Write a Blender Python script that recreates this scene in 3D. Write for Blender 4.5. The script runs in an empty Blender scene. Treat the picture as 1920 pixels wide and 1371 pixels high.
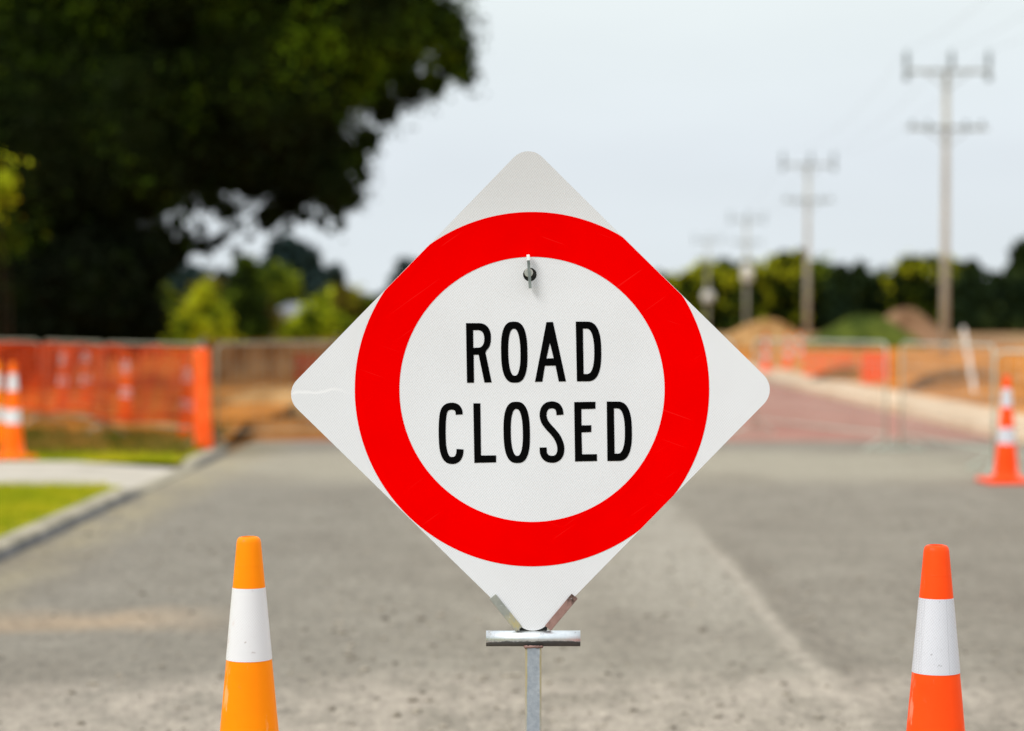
import bpy, bmesh, math, random
import numpy as np
from mathutils import Vector, Matrix

R = math.radians
PI = math.pi
scene = bpy.context.scene
COL = scene.collection

# ------------------------------------------------------------------ camera
H = 1.37          # eye height
F = 4000.0        # focal length in photo pixels (1920 wide)
PITCH = math.atan(85.5 / F)
DS = 4.51         # distance of the sign


def ray(px, py):
    x, z = (px - 960.0), -(py - 685.5)
    c, s = math.cos(PITCH), math.sin(PITCH)
    return Vector((x, F * c + z * s, -F * s + z * c))


def P(px, py, Y):
    """world point at depth Y seen at photo pixel (px, py)"""
    d = ray(px, py)
    t = Y / d.y
    return Vector((d.x * t, Y, H + d.z * t))


def G(px, Y, z=0.0):
    return Vector(((px - 960) / F * Y, Y, z))


cam_d = bpy.data.cameras.new('camera')
cam = bpy.data.objects.new('camera', cam_d)
COL.objects.link(cam)
cam.location = (0, 0, H)
cam.rotation_euler = (PI / 2 - PITCH, 0, 0)
cam_d.sensor_width = 36
cam_d.lens = F / 1920 * 36
cam_d.clip_start = 0.05
cam_d.clip_end = 5000
cam_d.dof.use_dof = True
cam_d.dof.focus_distance = DS - 0.01
cam_d.dof.aperture_fstop = 2.25
scene.camera = cam

# ------------------------------------------------------------------ render
scene.render.engine = 'CYCLES'
scene.view_settings.view_transform = 'Standard'
scene.view_settings.look = 'None'
scene.view_settings.exposure = 0
scene.view_settings.gamma = 1
scene.cycles.use_denoising = True
scene.cycles.max_bounces = 6

# ------------------------------------------------------------------ world
SUN_EL, SUN_AZ = R(42), R(-50)   # azimuth measured from -Y towards -X (behind the camera, left)
sun_dir = Vector((-math.sin(-SUN_AZ) * math.cos(SUN_EL), -math.cos(SUN_AZ) * math.cos(SUN_EL), math.sin(SUN_EL)))
w = bpy.data.worlds.new('World')
scene.world = w
w.use_nodes = True
nt = w.node_tree
nt.nodes.clear()
N = nt.nodes.new
L = nt.links.new
out = N('ShaderNodeOutputWorld')
bg = N('ShaderNodeBackground')
bg.inputs['Strength'].default_value = 0.1
sky = N('ShaderNodeTexSky')
sky.sky_type = 'NISHITA'
sky.sun_disc = False
sky.sun_elevation = SUN_EL
sky.sun_rotation = math.atan2(sun_dir.x, sun_dir.y)
sky.air_density = 1.0
sky.dust_density = 3.0
tc = N('ShaderNodeTexCoord')
sep = N('ShaderNodeSeparateXYZ')
L(tc.outputs['Generated'], sep.inputs[0])
ramp = N('ShaderNodeValToRGB')
L(sep.outputs['Z'], ramp.inputs[0])
cr = ramp.color_ramp
cr.elements[0].position = 0.0
cr.elements[0].color = (0.725, 0.78, 0.81, 1)
cr.elements[1].position = 1.0
cr.elements[1].color = (1.3, 1.34, 1.38, 1)
for pos, c in ((0.035, (0.71, 0.77, 0.81)), (0.075, (0.725, 0.785, 0.835)), (0.125, (0.76, 0.825, 0.85)), (0.16, (0.80, 0.865, 0.87)), (0.4, (0.98, 1.02, 1.05))):
    e = cr.elements.new(pos)
    e.color = (*c, 1)
mp = N('ShaderNodeMapping')
mp.inputs['Scale'].default_value = (3.0, 3.0, 13.0)
L(tc.outputs['Generated'], mp.inputs[0])
nz = N('ShaderNodeTexNoise')
nz.inputs['Scale'].default_value = 1.6
nz.inputs['Detail'].default_value = 4
nz.inputs['Roughness'].default_value = 0.5
L(mp.outputs[0], nz.inputs['Vector'])
mr = N('ShaderNodeMapRange')
mr.inputs['From Min'].default_value = 0.3
mr.inputs['From Max'].default_value = 0.7
mr.inputs['To Min'].default_value = 10.35
mr.inputs['To Max'].default_value = 11.0
L(nz.outputs['Fac'], mr.inputs[0])
vm = N('ShaderNodeVectorMath')
vm.operation = 'SCALE'
L(ramp.outputs[0], vm.inputs[0])
L(mr.outputs[0], vm.inputs['Scale'])
mx = N('ShaderNodeMix')
mx.data_type = 'RGBA'
mx.inputs[0].default_value = 0.97
L(sky.outputs[0], mx.inputs[6])
L(vm.outputs[0], mx.inputs[7])
L(mx.outputs[2], bg.inputs['Color'])
L(bg.outputs[0], out.inputs[0])

ld = bpy.data.lights.new('sun', 'SUN')
ld.energy = 1.95
ld.angle = R(24)
ld.color = (1.0, 0.975, 0.94)
lo = bpy.data.objects.new('sun', ld)
COL.objects.link(lo)
lo.rotation_euler = (-sun_dir).to_track_quat('-Z', 'Y').to_euler()

# ------------------------------------------------------------------ materials


def new_mat(name):
    m = bpy.data.materials.new(name)
    m.use_nodes = True
    t = m.node_tree
    b = t.nodes['Principled BSDF']
    return m, t, b


def noise(t, scale, detail=4, rough=0.55, vec=None, stretch=None, coord='Object'):
    n = t.nodes.new('ShaderNodeTexNoise')
    n.inputs['Scale'].default_value = scale
    n.inputs['Detail'].default_value = detail
    n.inputs['Roughness'].default_value = rough
    c = t.nodes.new('ShaderNodeTexCoord')
    if stretch:
        m = t.nodes.new('ShaderNodeMapping')
        m.inputs['Scale'].default_value = stretch
        t.links.new(c.outputs[coord], m.inputs[0])
        t.links.new(m.outputs[0], n.inputs['Vector'])
    else:
        t.links.new(c.outputs[coord], n.inputs['Vector'])
    return n


def rampn(t, src, stops):
    r = t.nodes.new('ShaderNodeValToRGB')
    e = r.color_ramp.elements
    e[0].position, e[0].color = stops[0][0], (*stops[0][1], 1)
    e[1].position, e[1].color = stops[-1][0], (*stops[-1][1], 1)
    for p, c in stops[1:-1]:
        x = e.new(p)
        x.color = (*c, 1)
    t.links.new(src, r.inputs[0])
    return r


def gray(v):
    return (v, v, v)


def mixc(t, fac, a, b, mode='MIX'):
    m = t.nodes.new('ShaderNodeMix')
    m.data_type = 'RGBA'
    m.blend_type = mode
    m.clamp_factor = True
    if isinstance(fac, (int, float)):
        m.inputs[0].default_value = fac
    else:
        t.links.new(fac, m.inputs[0])
    for i, v in ((6, a), (7, b)):
        if isinstance(v, tuple):
            m.inputs[i].default_value = (*v, 1)
        else:
            t.links.new(v, m.inputs[i])
    return m.outputs[2]


def math_n(t, op, a, b=None, clamp=False):
    m = t.nodes.new('ShaderNodeMath')
    m.operation = op
    m.use_clamp = clamp
    for i, v in ((0, a), (1, b)):
        if v is None:
            continue
        if isinstance(v, (int, float)):
            m.inputs[i].default_value = v
        else:
            t.links.new(v, m.inputs[i])
    return m.outputs[0]


def bump(t, b, src, strength, dist):
    n = t.nodes.new('ShaderNodeBump')
    n.inputs['Strength'].default_value = strength
    n.inputs['Distance'].default_value = dist
    t.links.new(src, n.inputs['Height'])
    t.links.new(n.outputs[0], b.inputs['Normal'])


def noisy(name, c1, c2, scale=6, rough=0.8, spec=0.3, metal=0.0, lo_=0.35, hi=0.65, bmp=0.0, bscale=40, detail=5, stretch=None, emit=0.0):
    m, t, b = new_mat(name)
    n = noise(t, scale, detail, stretch=stretch)
    r = rampn(t, n.outputs['Fac'], [(lo_, c1), (hi, c2)])
    t.links.new(r.outputs[0], b.inputs['Base Color'])
    b.inputs['Roughness'].default_value = rough
    b.inputs['Specular IOR Level'].default_value = spec
    b.inputs['Metallic'].default_value = metal
    if bmp:
        n2 = noise(t, bscale, 4)
        bump(t, b, n2.outputs['Fac'], bmp, 0.01)
    if emit:
        t.links.new(r.outputs[0], b.inputs['Emission Color'])
        b.inputs['Emission Strength'].default_value = emit
    return m


def pos_xyz(t):
    c = t.nodes.new('ShaderNodeTexCoord')
    s = t.nodes.new('ShaderNodeSeparateXYZ')
    t.links.new(c.outputs['Object'], s.inputs[0])
    return s


def band_mask(t, src, a, b_, c, d):
    """0 below a, 1 between b and c, 0 above d"""
    m1 = t.nodes.new('ShaderNodeMapRange')
    m1.inputs[1].default_value, m1.inputs[2].default_value = a, b_
    t.links.new(src, m1.inputs[0])
    m2 = t.nodes.new('ShaderNodeMapRange')
    m2.inputs[1].default_value, m2.inputs[2].default_value = c, d
    m2.inputs[3].default_value, m2.inputs[4].default_value = 1, 0
    t.links.new(src, m2.inputs[0])
    return math_n(t, 'MULTIPLY', m1.outputs[0], m2.outputs[0])


def sheeting(name, base, dark, spec=0.15, rough=0.45, cell=True, smudge=None, emit=0.0, scratch=0.0, crease_top_shade=False, seam=False):
    """retroreflective sheeting: tiny honeycomb cells, faint dirt, shade painted at the top"""
    m, t, b = new_mat(name)
    n = noise(t, 3.2, 5, 0.6)
    r = rampn(t, n.outputs['Fac'], [(0.3, dark), (0.62, base)])
    col = r.outputs[0]
    if cell:
        v = t.nodes.new('ShaderNodeTexVoronoi')
        v.inputs['Scale'].default_value = 260
        v.inputs['Randomness'].default_value = 0.12
        c = t.nodes.new('ShaderNodeTexCoord')
        mpn = t.nodes.new('ShaderNodeMapping')
        mpn.inputs['Rotation'].default_value = (0, R(38), 0)
        mpn.inputs['Scale'].default_value = (1, 0.001, 0.8)
        t.links.new(c.outputs['Object'], mpn.inputs[0])
        t.links.new(mpn.outputs[0], v.inputs['Vector'])
        v.feature = 'F1'
        rr = rampn(t, v.outputs['Distance'], [(0.25, gray(1.0)), (0.75, gray(0.76))])
        col = mixc(t, 1.0, col, rr.outputs[0], 'MULTIPLY')
    if scratch:
        for rot, sc_ in ((35, 55), (-20, 70)):
            nn = t.nodes.new('ShaderNodeTexNoise')
            nn.inputs['Scale'].default_value = 1.0
            nn.inputs['Detail'].default_value = 2
            cc = t.nodes.new('ShaderNodeTexCoord')
            mm_ = t.nodes.new('ShaderNodeMapping')
            mm_.inputs['Scale'].default_value = (5, 1, sc_ * 3)
            mr_ = t.nodes.new('ShaderNodeMapping')
            mr_.inputs['Rotation'].default_value = (0, R(rot), 0)
            t.links.new(cc.outputs['Object'], mr_.inputs[0])
            t.links.new(mr_.outputs[0], mm_.inputs[0])
            t.links.new(mm_.outputs[0], nn.inputs['Vector'])
            ff = rampn(t, nn.outputs['Fac'], [(0.70, gray(0)), (0.74, gray(scratch))])
            col = mixc(t, ff.outputs[0], col, (0.62, 0.61, 0.60) if base[1] > 0.5 else (1.0, 0.06, 0.05))
        gd = noise(t, 60, 5, 0.8)
        gf = rampn(t, gd.outputs['Fac'], [(0.70, gray(0)), (0.76, gray(scratch * 0.8))])
        col = mixc(t, gf.outputs[0], col, tuple(x * 0.72 for x in base))
    if crease_top_shade:
        s_ = pos_xyz(t)
        wn = noise(t, 13, 3, 0.5)
        zz = math_n(t, 'ADD', s_.outputs['Z'], math_n(t, 'MULTIPLY', math_n(t, 'SUBTRACT', wn.outputs['Fac'], 0.5), 0.05))
        a1 = band_mask(t, zz, -0.006, -0.003, -0.002, 0.003)
        a2 = band_mask(t, s_.outputs['X'], -0.51, -0.50, -0.43, -0.37)
        col = mixc(t, math_n(t, 'MULTIPLY', math_n(t, 'MULTIPLY', a1, a2), 0.5), col, (0.97, 0.97, 0.97))
        top = band_mask(t, s_.outputs['Z'], 0.20, 0.42, 2, 3)  # painted shading: panel colour greys towards its top corner
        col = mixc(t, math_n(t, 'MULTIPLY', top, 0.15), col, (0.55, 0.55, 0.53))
    if seam:
        s_ = pos_xyz(t)
        an = math_n(t, 'ARCTAN2', s_.outputs['Y'], s_.outputs['X'])
        f_ = band_mask(t, an, -0.98, -0.965, -0.955, -0.94)
        col = mixc(t, math_n(t, 'MULTIPLY', f_, 0.55), col, tuple(x * 0.55 for x in base))
        g_ = band_mask(t, an, -3.2, -3.1, -2.25, -2.15)
        v2 = t.nodes.new('ShaderNodeTexVoronoi')
        v2.inputs['Scale'].default_value = 190
        v2.inputs['Randomness'].default_value = 0.0
        c2_ = t.nodes.new('ShaderNodeTexCoord')
        t.links.new(c2_.outputs['Object'], v2.inputs['Vector'])
        h_ = rampn(t, v2.outputs['Distance'], [(0.3, gray(0)), (0.6, gray(1))])
        col = mixc(t, math_n(t, 'MULTIPLY', math_n(t, 'MULTIPLY', g_, h_.outputs[0]), 0.4), col, tuple(x * 0.6 for x in base))
    if smudge:
        n3 = noise(t, 22, 6, 0.7, stretch=(1, 1, 0.5))
        f = rampn(t, n3.outputs['Fac'], [(0.60, gray(0)), (0.72, gray(0.6))])
        col = mixc(t, f.outputs[0], col, smudge)
        n4 = noise(t, 95, 3, 0.6)
        f4 = rampn(t, n4.outputs['Fac'], [(0.66, gray(0)), (0.72, gray(0.6))])
        col = mixc(t, f4.outputs[0], col, tuple(x * 0.5 for x in smudge))
    t.links.new(col, b.inputs['Base Color'])
    b.inputs['Roughness'].default_value = rough
    b.inputs['Specular IOR Level'].default_value = spec
    if emit:
        t.links.new(col, b.inputs['Emission Color'])
        b.inputs['Emission Strength'].default_value = emit
    return m


M = {}
M['white_sheet'] = sheeting('white_sheeting', (0.85, 0.865, 0.885), (0.80, 0.81, 0.825), scratch=0.22, crease_top_shade=True)
M['red_sheet'] = sheeting('red_sheeting', (0.93, 0.0, 0.0), (0.84, 0.0, 0.0), spec=0.0, cell=False, scratch=0.12)
M['black_film'] = sheeting('black_lettering', (0.004, 0.004, 0.004), (0.002, 0.002, 0.002), spec=0.0, cell=False)
M['alu'] = noisy('aluminium_edge', (0.72, 0.68, 0.55), (0.85, 0.83, 0.76), 30, 0.5, 0.4, 0.3)


def galvanised(name, c1, c2, rust, rust_lo=0.58, rough=0.32, metal=0.85):
    m, t, b = new_mat(name)
    v = noise(t, 42, 6, 0.75)
    sp = rampn(t, v.outputs['Fac'], [(0.35, c1), (0.65, c2)])
    n = noise(t, 14, 6, 0.7, stretch=(1.0, 1.0, 0.45))
    f = rampn(t, n.outputs['Fac'], [(rust_lo, gray(0)), (rust_lo + 0.1, gray(1))])
    col = mixc(t, f.outputs[0], sp.outputs[0], rust)
    n2 = noise(t, 130, 3, 0.7)
    f2 = rampn(t, n2.outputs['Fac'], [(0.66, gray(0)), (0.72, gray(0.8))])
    col = mixc(t, f2.outputs[0], col, (0.62, 0.64, 0.66))
    t.links.new(col, b.inputs['Base Color'])
    mt = mixc(t, f.outputs[0], gray(metal), gray(0.1))
    t.links.new(mt, b.inputs['Metallic'])
    rg = mixc(t, f.outputs[0], gray(rough), gray(0.8))
    t.links.new(rg, b.inputs['Roughness'])
    bump(t, b, n.outputs['Fac'], 0.25, 0.002)
    return m


M['galv'] = galvanised('galvanised_steel', (0.40, 0.45, 0.50), (0.56, 0.60, 0.63), (0.30, 0.22, 0.07), 0.64, 0.42, 0.75)
M['galv_bar'] = galvanised_bar = galvanised('worn_zinc', (0.72, 0.77, 0.80), (0.88, 0.91, 0.92), (0.13, 0.085, 0.05), 0.57, 0.34, 0.9)
M['bracket_grey'] = galvanised('zinc_bracket', (0.30, 0.32, 0.29), (0.42, 0.43, 0.38), (0.50, 0.42, 0.18), 0.53, 0.5, 0.4)
M['bracket_rust'] = galvanised('rusty_bracket', (0.27, 0.155, 0.13), (0.38, 0.225, 0.19), (0.05, 0.028, 0.02), 0.50, 0.7, 0.1)
M['bolt'] = galvanised('bolt_steel', (0.52, 0.55, 0.50), (0.66, 0.68, 0.62), (0.2, 0.16, 0.1), 0.66, 0.35, 0.8)
M['clip'] = noisy('clip_steel', (0.15, 0.18, 0.17), (0.27, 0.31, 0.29), 60, 0.45, 0.5, 0.5)
M['dark_steel'] = noisy('dark_steel', (0.02, 0.022, 0.02), (0.06, 0.06, 0.055), 60, 0.6, 0.4, 0.3)
M['rubber'] = noisy('black_rubber', (0.015, 0.015, 0.016), (0.03, 0.03, 0.03), 30, 0.85, 0.2, bmp=0.3, bscale=60)


def plastic(name, c1, c2, scuff):
    m, t, b = new_mat(name)
    n = noise(t, 7, 5, 0.6)
    r = rampn(t, n.outputs['Fac'], [(0.3, c2), (0.7, c1)])
    n2 = noise(t, 11, 6, 0.65, stretch=(1.6, 1.6, 0.45))
    f = rampn(t, n2.outputs['Fac'], [(0.585, gray(0)), (0.64, gray(0.5))])
    col = mixc(t, f.outputs[0], r.outputs[0], scuff)
    n3 = noise(t, 70, 4, 0.6)
    f3 = rampn(t, n3.outputs['Fac'], [(0.66, gray(0)), (0.74, gray(0.4))])
    col = mixc(t, f3.outputs[0], col, (0.25, 0.12, 0.06))
    t.links.new(col, b.inputs['Base Color'])
    b.inputs['Roughness'].default_value = 0.42
    b.inputs['Specular IOR Level'].default_value = 0.13
    b.inputs['Subsurface Weight'].default_value = 0.0
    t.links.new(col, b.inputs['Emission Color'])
    b.inputs['Emission Strength'].default_value = 0.10  # faint glow added to brighten the fluorescent plastic
    bump(t, b, n2.outputs['Fac'], 0.08, 0.004)
    return m


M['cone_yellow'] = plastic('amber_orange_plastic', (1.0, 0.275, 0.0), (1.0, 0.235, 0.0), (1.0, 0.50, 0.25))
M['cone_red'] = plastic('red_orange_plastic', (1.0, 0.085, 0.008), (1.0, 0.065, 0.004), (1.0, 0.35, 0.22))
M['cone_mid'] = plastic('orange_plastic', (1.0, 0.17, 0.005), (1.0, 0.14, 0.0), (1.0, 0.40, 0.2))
M['band'] = sheeting('reflective_band', (0.86, 0.85, 0.86), (0.80, 0.79, 0.80), spec=0.3, rough=0.35, smudge=(0.62, 0.42, 0.36))
M['band_grey'] = sheeting('silver_band', (0.74, 0.75, 0.80), (0.68, 0.69, 0.74), spec=0.3, rough=0.35, smudge=(0.5, 0.5, 0.52), seam=True)

# ground materials


def asphalt():
    m, t, b = new_mat('dusty_asphalt')
    s = pos_xyz(t)
    big = noise(t, 0.55, 5, 0.6, stretch=(1.0, 0.55, 1))
    mid = noise(t, 3.2, 7, 0.72, stretch=(1.0, 0.5, 1))
    fine = noise(t, 85, 4, 0.75)
    base = rampn(t, mid.outputs['Fac'], [(0.28, (0.205, 0.187, 0.150)), (0.5, (0.268, 0.247, 0.202)), (0.72, (0.325, 0.302, 0.25))])
    # long seam: pale dusty lane on the left of it, darker chip seal on the right
    wob = noise(t, 1.3, 4, 0.6)
    xw = math_n(t, 'ADD', s.outputs['X'], math_n(t, 'MULTIPLY', math_n(t, 'SUBTRACT', wob.outputs['Fac'], 0.5), 0.22))
    lane = band_mask(t, xw, 0.1, 0.95, 1.10, 1.27)
    ylane = band_mask(t, s.outputs['Y'], 7.5, 11.5, 17.0, 22.0)
    lanef = math_n(t, 'MULTIPLY', math_n(t, 'MULTIPLY', lane, ylane), 0.5)
    col = mixc(t, lanef, base.outputs[0], (0.41, 0.385, 0.33))
    right = band_mask(t, xw, 1.1, 1.45, 40, 41)
    col = mixc(t, math_n(t, 'MULTIPLY', right, 0.28), col, (0.20, 0.183, 0.158))
    seam = band_mask(t, xw, 1.12, 1.17, 1.19, 1.24)
    ys = band_mask(t, s.outputs['Y'], 6.0, 7.0, 12.0, 15.0)
    col = mixc(t, math_n(t, 'MULTIPLY', math_n(t, 'MULTIPLY', seam, ys), 0.5), col, (0.46, 0.415, 0.35))
    sd = band_mask(t, xw, 1.22, 1.28, 1.34, 1.5)
    col = mixc(t, math_n(t, 'MULTIPLY', math_n(t, 'MULTIPLY', sd, ys), 0.28), col, (0.13, 0.11, 0.09))
    # greyer older area on the left
    left = band_mask(t, xw, -4.0, -2.4, -1.2, 0.2)
    col = mixc(t, math_n(t, 'MULTIPLY', left, 0.45), col, (0.20, 0.19, 0.165))
    # dust bands lying across the road
    yw = math_n(t, 'ADD', s.outputs['Y'], math_n(t, 'MULTIPLY', math_n(t, 'SUBTRACT', big.outputs['Fac'], 0.5), 1.9))
    d1 = band_mask(t, yw, 6.2, 7.0, 7.9, 8.35)
    dn = rampn(t, mid.outputs['Fac'], [(0.35, gray(0.1)), (0.6, gray(1))])
    col = mixc(t, math_n(t, 'MULTIPLY', math_n(t, 'MULTIPLY', d1, dn.outputs[0]), 0.8), col, (0.42, 0.375, 0.315))
    d2 = band_mask(t, yw, 17.2, 18.8, 21.5, 22.8)
    col = mixc(t, math_n(t, 'MULTIPLY', d2, 0.5), col, (0.43, 0.40, 0.31))
    d3 = band_mask(t, yw, 9.35, 9.6, 9.75, 10.2)
    xl = band_mask(t, s.outputs['X'], -5, -4, -1.8, -1.2)
    col = mixc(t, math_n(t, 'MULTIPLY', math_n(t, 'MULTIPLY', d3, xl), 0.6), col, (0.46, 0.34, 0.22))
    gut = band_mask(t, xw, -3.2, -2.9, -2.65, -2.3)
    col = mixc(t, math_n(t, 'MULTIPLY', math_n(t, 'MULTIPLY', gut, dn.outputs[0]), 0.55), col, (0.36, 0.31, 0.18))
    # dark crumbled patch between the lane and the seam
    dk = rampn(t, big.outputs['Fac'], [(0.50, gray(0)), (0.66, gray(0.5))])
    col = mixc(t, dk.outputs[0], col, (0.17, 0.15, 0.122))
    m2 = noise(t, 21, 4, 0.7, stretch=(1.0, 0.42, 1))
    sm = rampn(t, m2.outputs['Fac'], [(0.30, (0.50, 0.48, 0.47)), (0.43, (0.92, 0.91, 0.90)), (0.57, (1.06, 1.05, 1.03)), (0.72, (1.32, 1.30, 1.27))])
    col = mixc(t, 0.9, col, sm.outputs[0], 'MULTIPLY')
    pit = noise(t, 30, 2, 0.5, stretch=(1.0, 0.4, 1))
    pf = rampn(t, pit.outputs['Fac'], [(0.64, gray(0)), (0.74, gray(0.45))])
    col = mixc(t, pf.outputs[0], col, (0.085, 0.07, 0.055))
    st = rampn(t, fine.outputs['Fac'], [(0.28, gray(0.3)), (0.5, gray(1.0)), (0.75, gray(1.6))])
    col = mixc(t, 0.8, col, st.outputs[0], 'MULTIPLY')
    col = mixc(t, 1.0, col, (1.0, 0.975, 0.95), 'MULTIPLY')
    t.links.new(col, b.inputs['Base Color'])
    b.inputs['Roughness'].default_value = 0.93
    b.inputs['Specular IOR Level'].default_value = 0.15
    bump(t, b, fine.outputs['Fac'], 0.6, 0.006)
    return m


M['asphalt'] = asphalt()
M['red_road'] = noisy('reddish_chip_seal', (0.30, 0.135, 0.10), (0.42, 0.215, 0.165), 1.2, 0.9, 0.15, bmp=0.3, bscale=50, stretch=(1, 0.35, 1))
M['kerb'] = noisy('kerb_concrete', (0.26, 0.235, 0.17), (0.44, 0.39, 0.29), 5, 0.9, 0.2, bmp=0.4, bscale=70)
M['kerb_face'] = noisy('dark_kerb_face', (0.12, 0.12, 0.122), (0.21, 0.205, 0.20), 5, 0.9, 0.2, bmp=0.4, bscale=70)  # face coloured darker than the kerb top
M['kerb_tan'] = noisy('dusty_kerb_concrete', (0.58, 0.41, 0.26), (0.74, 0.57, 0.40), 2, 0.9, 0.2, bmp=0.4, bscale=70)
M['path'] = noisy('pale_footpath', (0.42, 0.38, 0.31), (0.55, 0.50, 0.42), 1.5, 0.9, 0.2, bmp=0.3, bscale=60)
M['turf'] = noisy('verge_turf', (0.19, 0.21, 0.008), (0.36, 0.33, 0.015), 1.8, 0.95, 0.05, bmp=0.5, bscale=60)
M['blade'] = noisy('grass_blades', (0.24, 0.32, 0.008), (0.55, 0.48, 0.02), 2.0, 0.8, 0.05, lo_=0.35, hi=0.65)
M['weed'] = noisy('weeds', (0.06, 0.09, 0.006), (0.26, 0.17, 0.04), 1.6, 0.8, 0.05)
M['soil'] = noisy('orange_soil', (0.15, 0.045, 0.005), (0.68, 0.26, 0.045), 0.9, 0.95, 0.05, bmp=0.8, bscale=7, detail=9, lo_=0.30, hi=0.64)
M['soil_ground'] = noisy('brown_ground', (0.20, 0.11, 0.045), (0.42, 0.26, 0.13), 0.35, 0.95, 0.05, bmp=0.6, bscale=6, detail=9)
M['soil_tan'] = noisy('tan_soil', (0.20, 0.09, 0.025), (0.52, 0.31, 0.13), 1.3, 0.95, 0.05, bmp=0.8, bscale=8, detail=8)
M['soil_dark'] = noisy('dark_soil', (0.06, 0.02, 0.004), (0.34, 0.14, 0.035), 0.9, 0.95, 0.05, bmp=0.8, bscale=9, detail=9)
M['soil_red'] = noisy('reddish_soil', (0.17, 0.095, 0.05), (0.29, 0.175, 0.10), 0.9, 0.95, 0.05, bmp=0.8, bscale=8, detail=8)
M['green_heap'] = noisy('overgrown_heap', (0.02, 0.035, 0.006), (0.11, 0.135, 0.02), 0.8, 0.95, 0.05, bmp=0.8, bscale=9, detail=8)
M['net'] = noisy('orange_netting', (0.30, 0.022, 0.002), (0.62, 0.065, 0.005), 2.2, 0.6, 0.1, emit=0.0)
M['net_bright'] = noisy('bright_orange_netting', (1.0, 0.10, 0.012), (1.0, 0.15, 0.03), 6, 0.6, 0.1, emit=0.12)
M['shade'] = noisy('tan_shade_cloth', (0.20, 0.075, 0.018), (0.46, 0.26, 0.11), 1.4, 0.9, 0.1)
M['tube'] = noisy('galvanised_tube', (0.42, 0.46, 0.38), (0.60, 0.62, 0.52), 5, 0.5, 0.4, 0.3)
M['tube_dull'] = noisy('weathered_tube', (0.24, 0.25, 0.18), (0.38, 0.38, 0.29), 5, 0.6, 0.3, 0.2)
M['wire'] = noisy('steel_wire', (0.42, 0.40, 0.34), (0.55, 0.52, 0.44), 9, 0.5, 0.4, 0.3)
M['pole'] = noisy('pole_concrete', (0.32, 0.305, 0.24), (0.46, 0.44, 0.36), 1.2, 0.9, 0.2, stretch=(3, 3, 0.4))
M['arm'] = noisy('cross_arm_timber', (0.20, 0.235, 0.21), (0.32, 0.36, 0.33), 3, 0.9, 0.2)
M['insul'] = noisy('insulator', (0.06, 0.10, 0.10), (0.12, 0.16, 0.16), 20, 0.4, 0.5)
M['stake'] = noisy('white_stake', (0.70, 0.66, 0.60), (0.82, 0.80, 0.76), 8, 0.7, 0.2)
M['bark'] = noisy('bark', (0.010, 0.007, 0.004), (0.035, 0.024, 0.014), 5, 0.95, 0.05, stretch=(3, 3, 0.6))
M['house_wall'] = noisy('house_wall', (0.52, 0.54, 0.56), (0.62, 0.63, 0.64), 3, 0.8, 0.2)
M['house_roof'] = noisy('house_roof', (0.17, 0.18, 0.20), (0.25, 0.26, 0.28), 3, 0.8, 0.2)
M['glass'] = noisy('window_glass', (0.03, 0.035, 0.04), (0.05, 0.055, 0.06), 3, 0.1, 0.6)
M['stone'] = noisy('loose_stone', (0.10, 0.085, 0.065), (0.44, 0.39, 0.31), 3, 0.9, 0.1, lo_=0.3, hi=0.7)


def leaf_mat(name, dark, mid, light, scale=0.55, lo_=0.42, hi=0.68, zgrad=None):
    m, t, b = new_mat(name)
    n = noise(t, scale, 3, 0.5)
    g = t.nodes.new('ShaderNodeNewGeometry')
    j = math_n(t, 'ADD', n.outputs['Fac'], math_n(t, 'MULTIPLY', math_n(t, 'SUBTRACT', g.outputs['Random Per Island'], 0.5), 0.16))
    if zgrad:  # leaf colour lightens with height, painting sunlit tops
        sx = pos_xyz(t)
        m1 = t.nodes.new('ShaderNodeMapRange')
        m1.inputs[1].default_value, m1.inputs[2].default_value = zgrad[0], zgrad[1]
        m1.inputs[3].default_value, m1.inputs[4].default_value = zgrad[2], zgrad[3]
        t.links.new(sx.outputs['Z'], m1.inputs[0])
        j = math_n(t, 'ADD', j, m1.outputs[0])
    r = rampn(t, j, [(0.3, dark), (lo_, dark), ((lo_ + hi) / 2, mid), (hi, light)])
    t.links.new(r.outputs[0], b.inputs['Base Color'])
    b.inputs['Roughness'].default_value = 0.75
    b.inputs['Specular IOR Level'].default_value = 0.06
    return m


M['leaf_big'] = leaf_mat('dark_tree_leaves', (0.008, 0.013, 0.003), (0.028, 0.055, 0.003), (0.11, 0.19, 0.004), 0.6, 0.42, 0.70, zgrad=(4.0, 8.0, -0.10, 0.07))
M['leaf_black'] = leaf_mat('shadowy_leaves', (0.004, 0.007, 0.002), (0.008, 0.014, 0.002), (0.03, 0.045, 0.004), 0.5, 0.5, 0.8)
M['leaf_lime'] = leaf_mat('lime_leaves', (0.04, 0.07, 0.004), (0.20, 0.26, 0.008), (0.48, 0.53, 0.015), 0.9, 0.33, 0.56)
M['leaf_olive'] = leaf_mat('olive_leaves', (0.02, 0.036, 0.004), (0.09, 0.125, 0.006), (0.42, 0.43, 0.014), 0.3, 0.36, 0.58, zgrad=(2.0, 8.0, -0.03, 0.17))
M['leaf_green'] = leaf_mat('green_leaves', (0.02, 0.04, 0.005), (0.08, 0.12, 0.008), (0.26, 0.32, 0.015), 0.7, 0.37, 0.60)
M['leaf_dull'] = leaf_mat('dull_green_leaves', (0.010, 0.018, 0.003), (0.03, 0.055, 0.004), (0.09, 0.13, 0.006), 0.9, 0.40, 0.66)
M['leaf_conifer'] = leaf_mat('conifer_leaves', (0.010, 0.022, 0.010), (0.03, 0.055, 0.02), (0.10, 0.14, 0.03), 0.3, 0.4, 0.66, zgrad=(3.0, 8.5, -0.04, 0.06))
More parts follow.
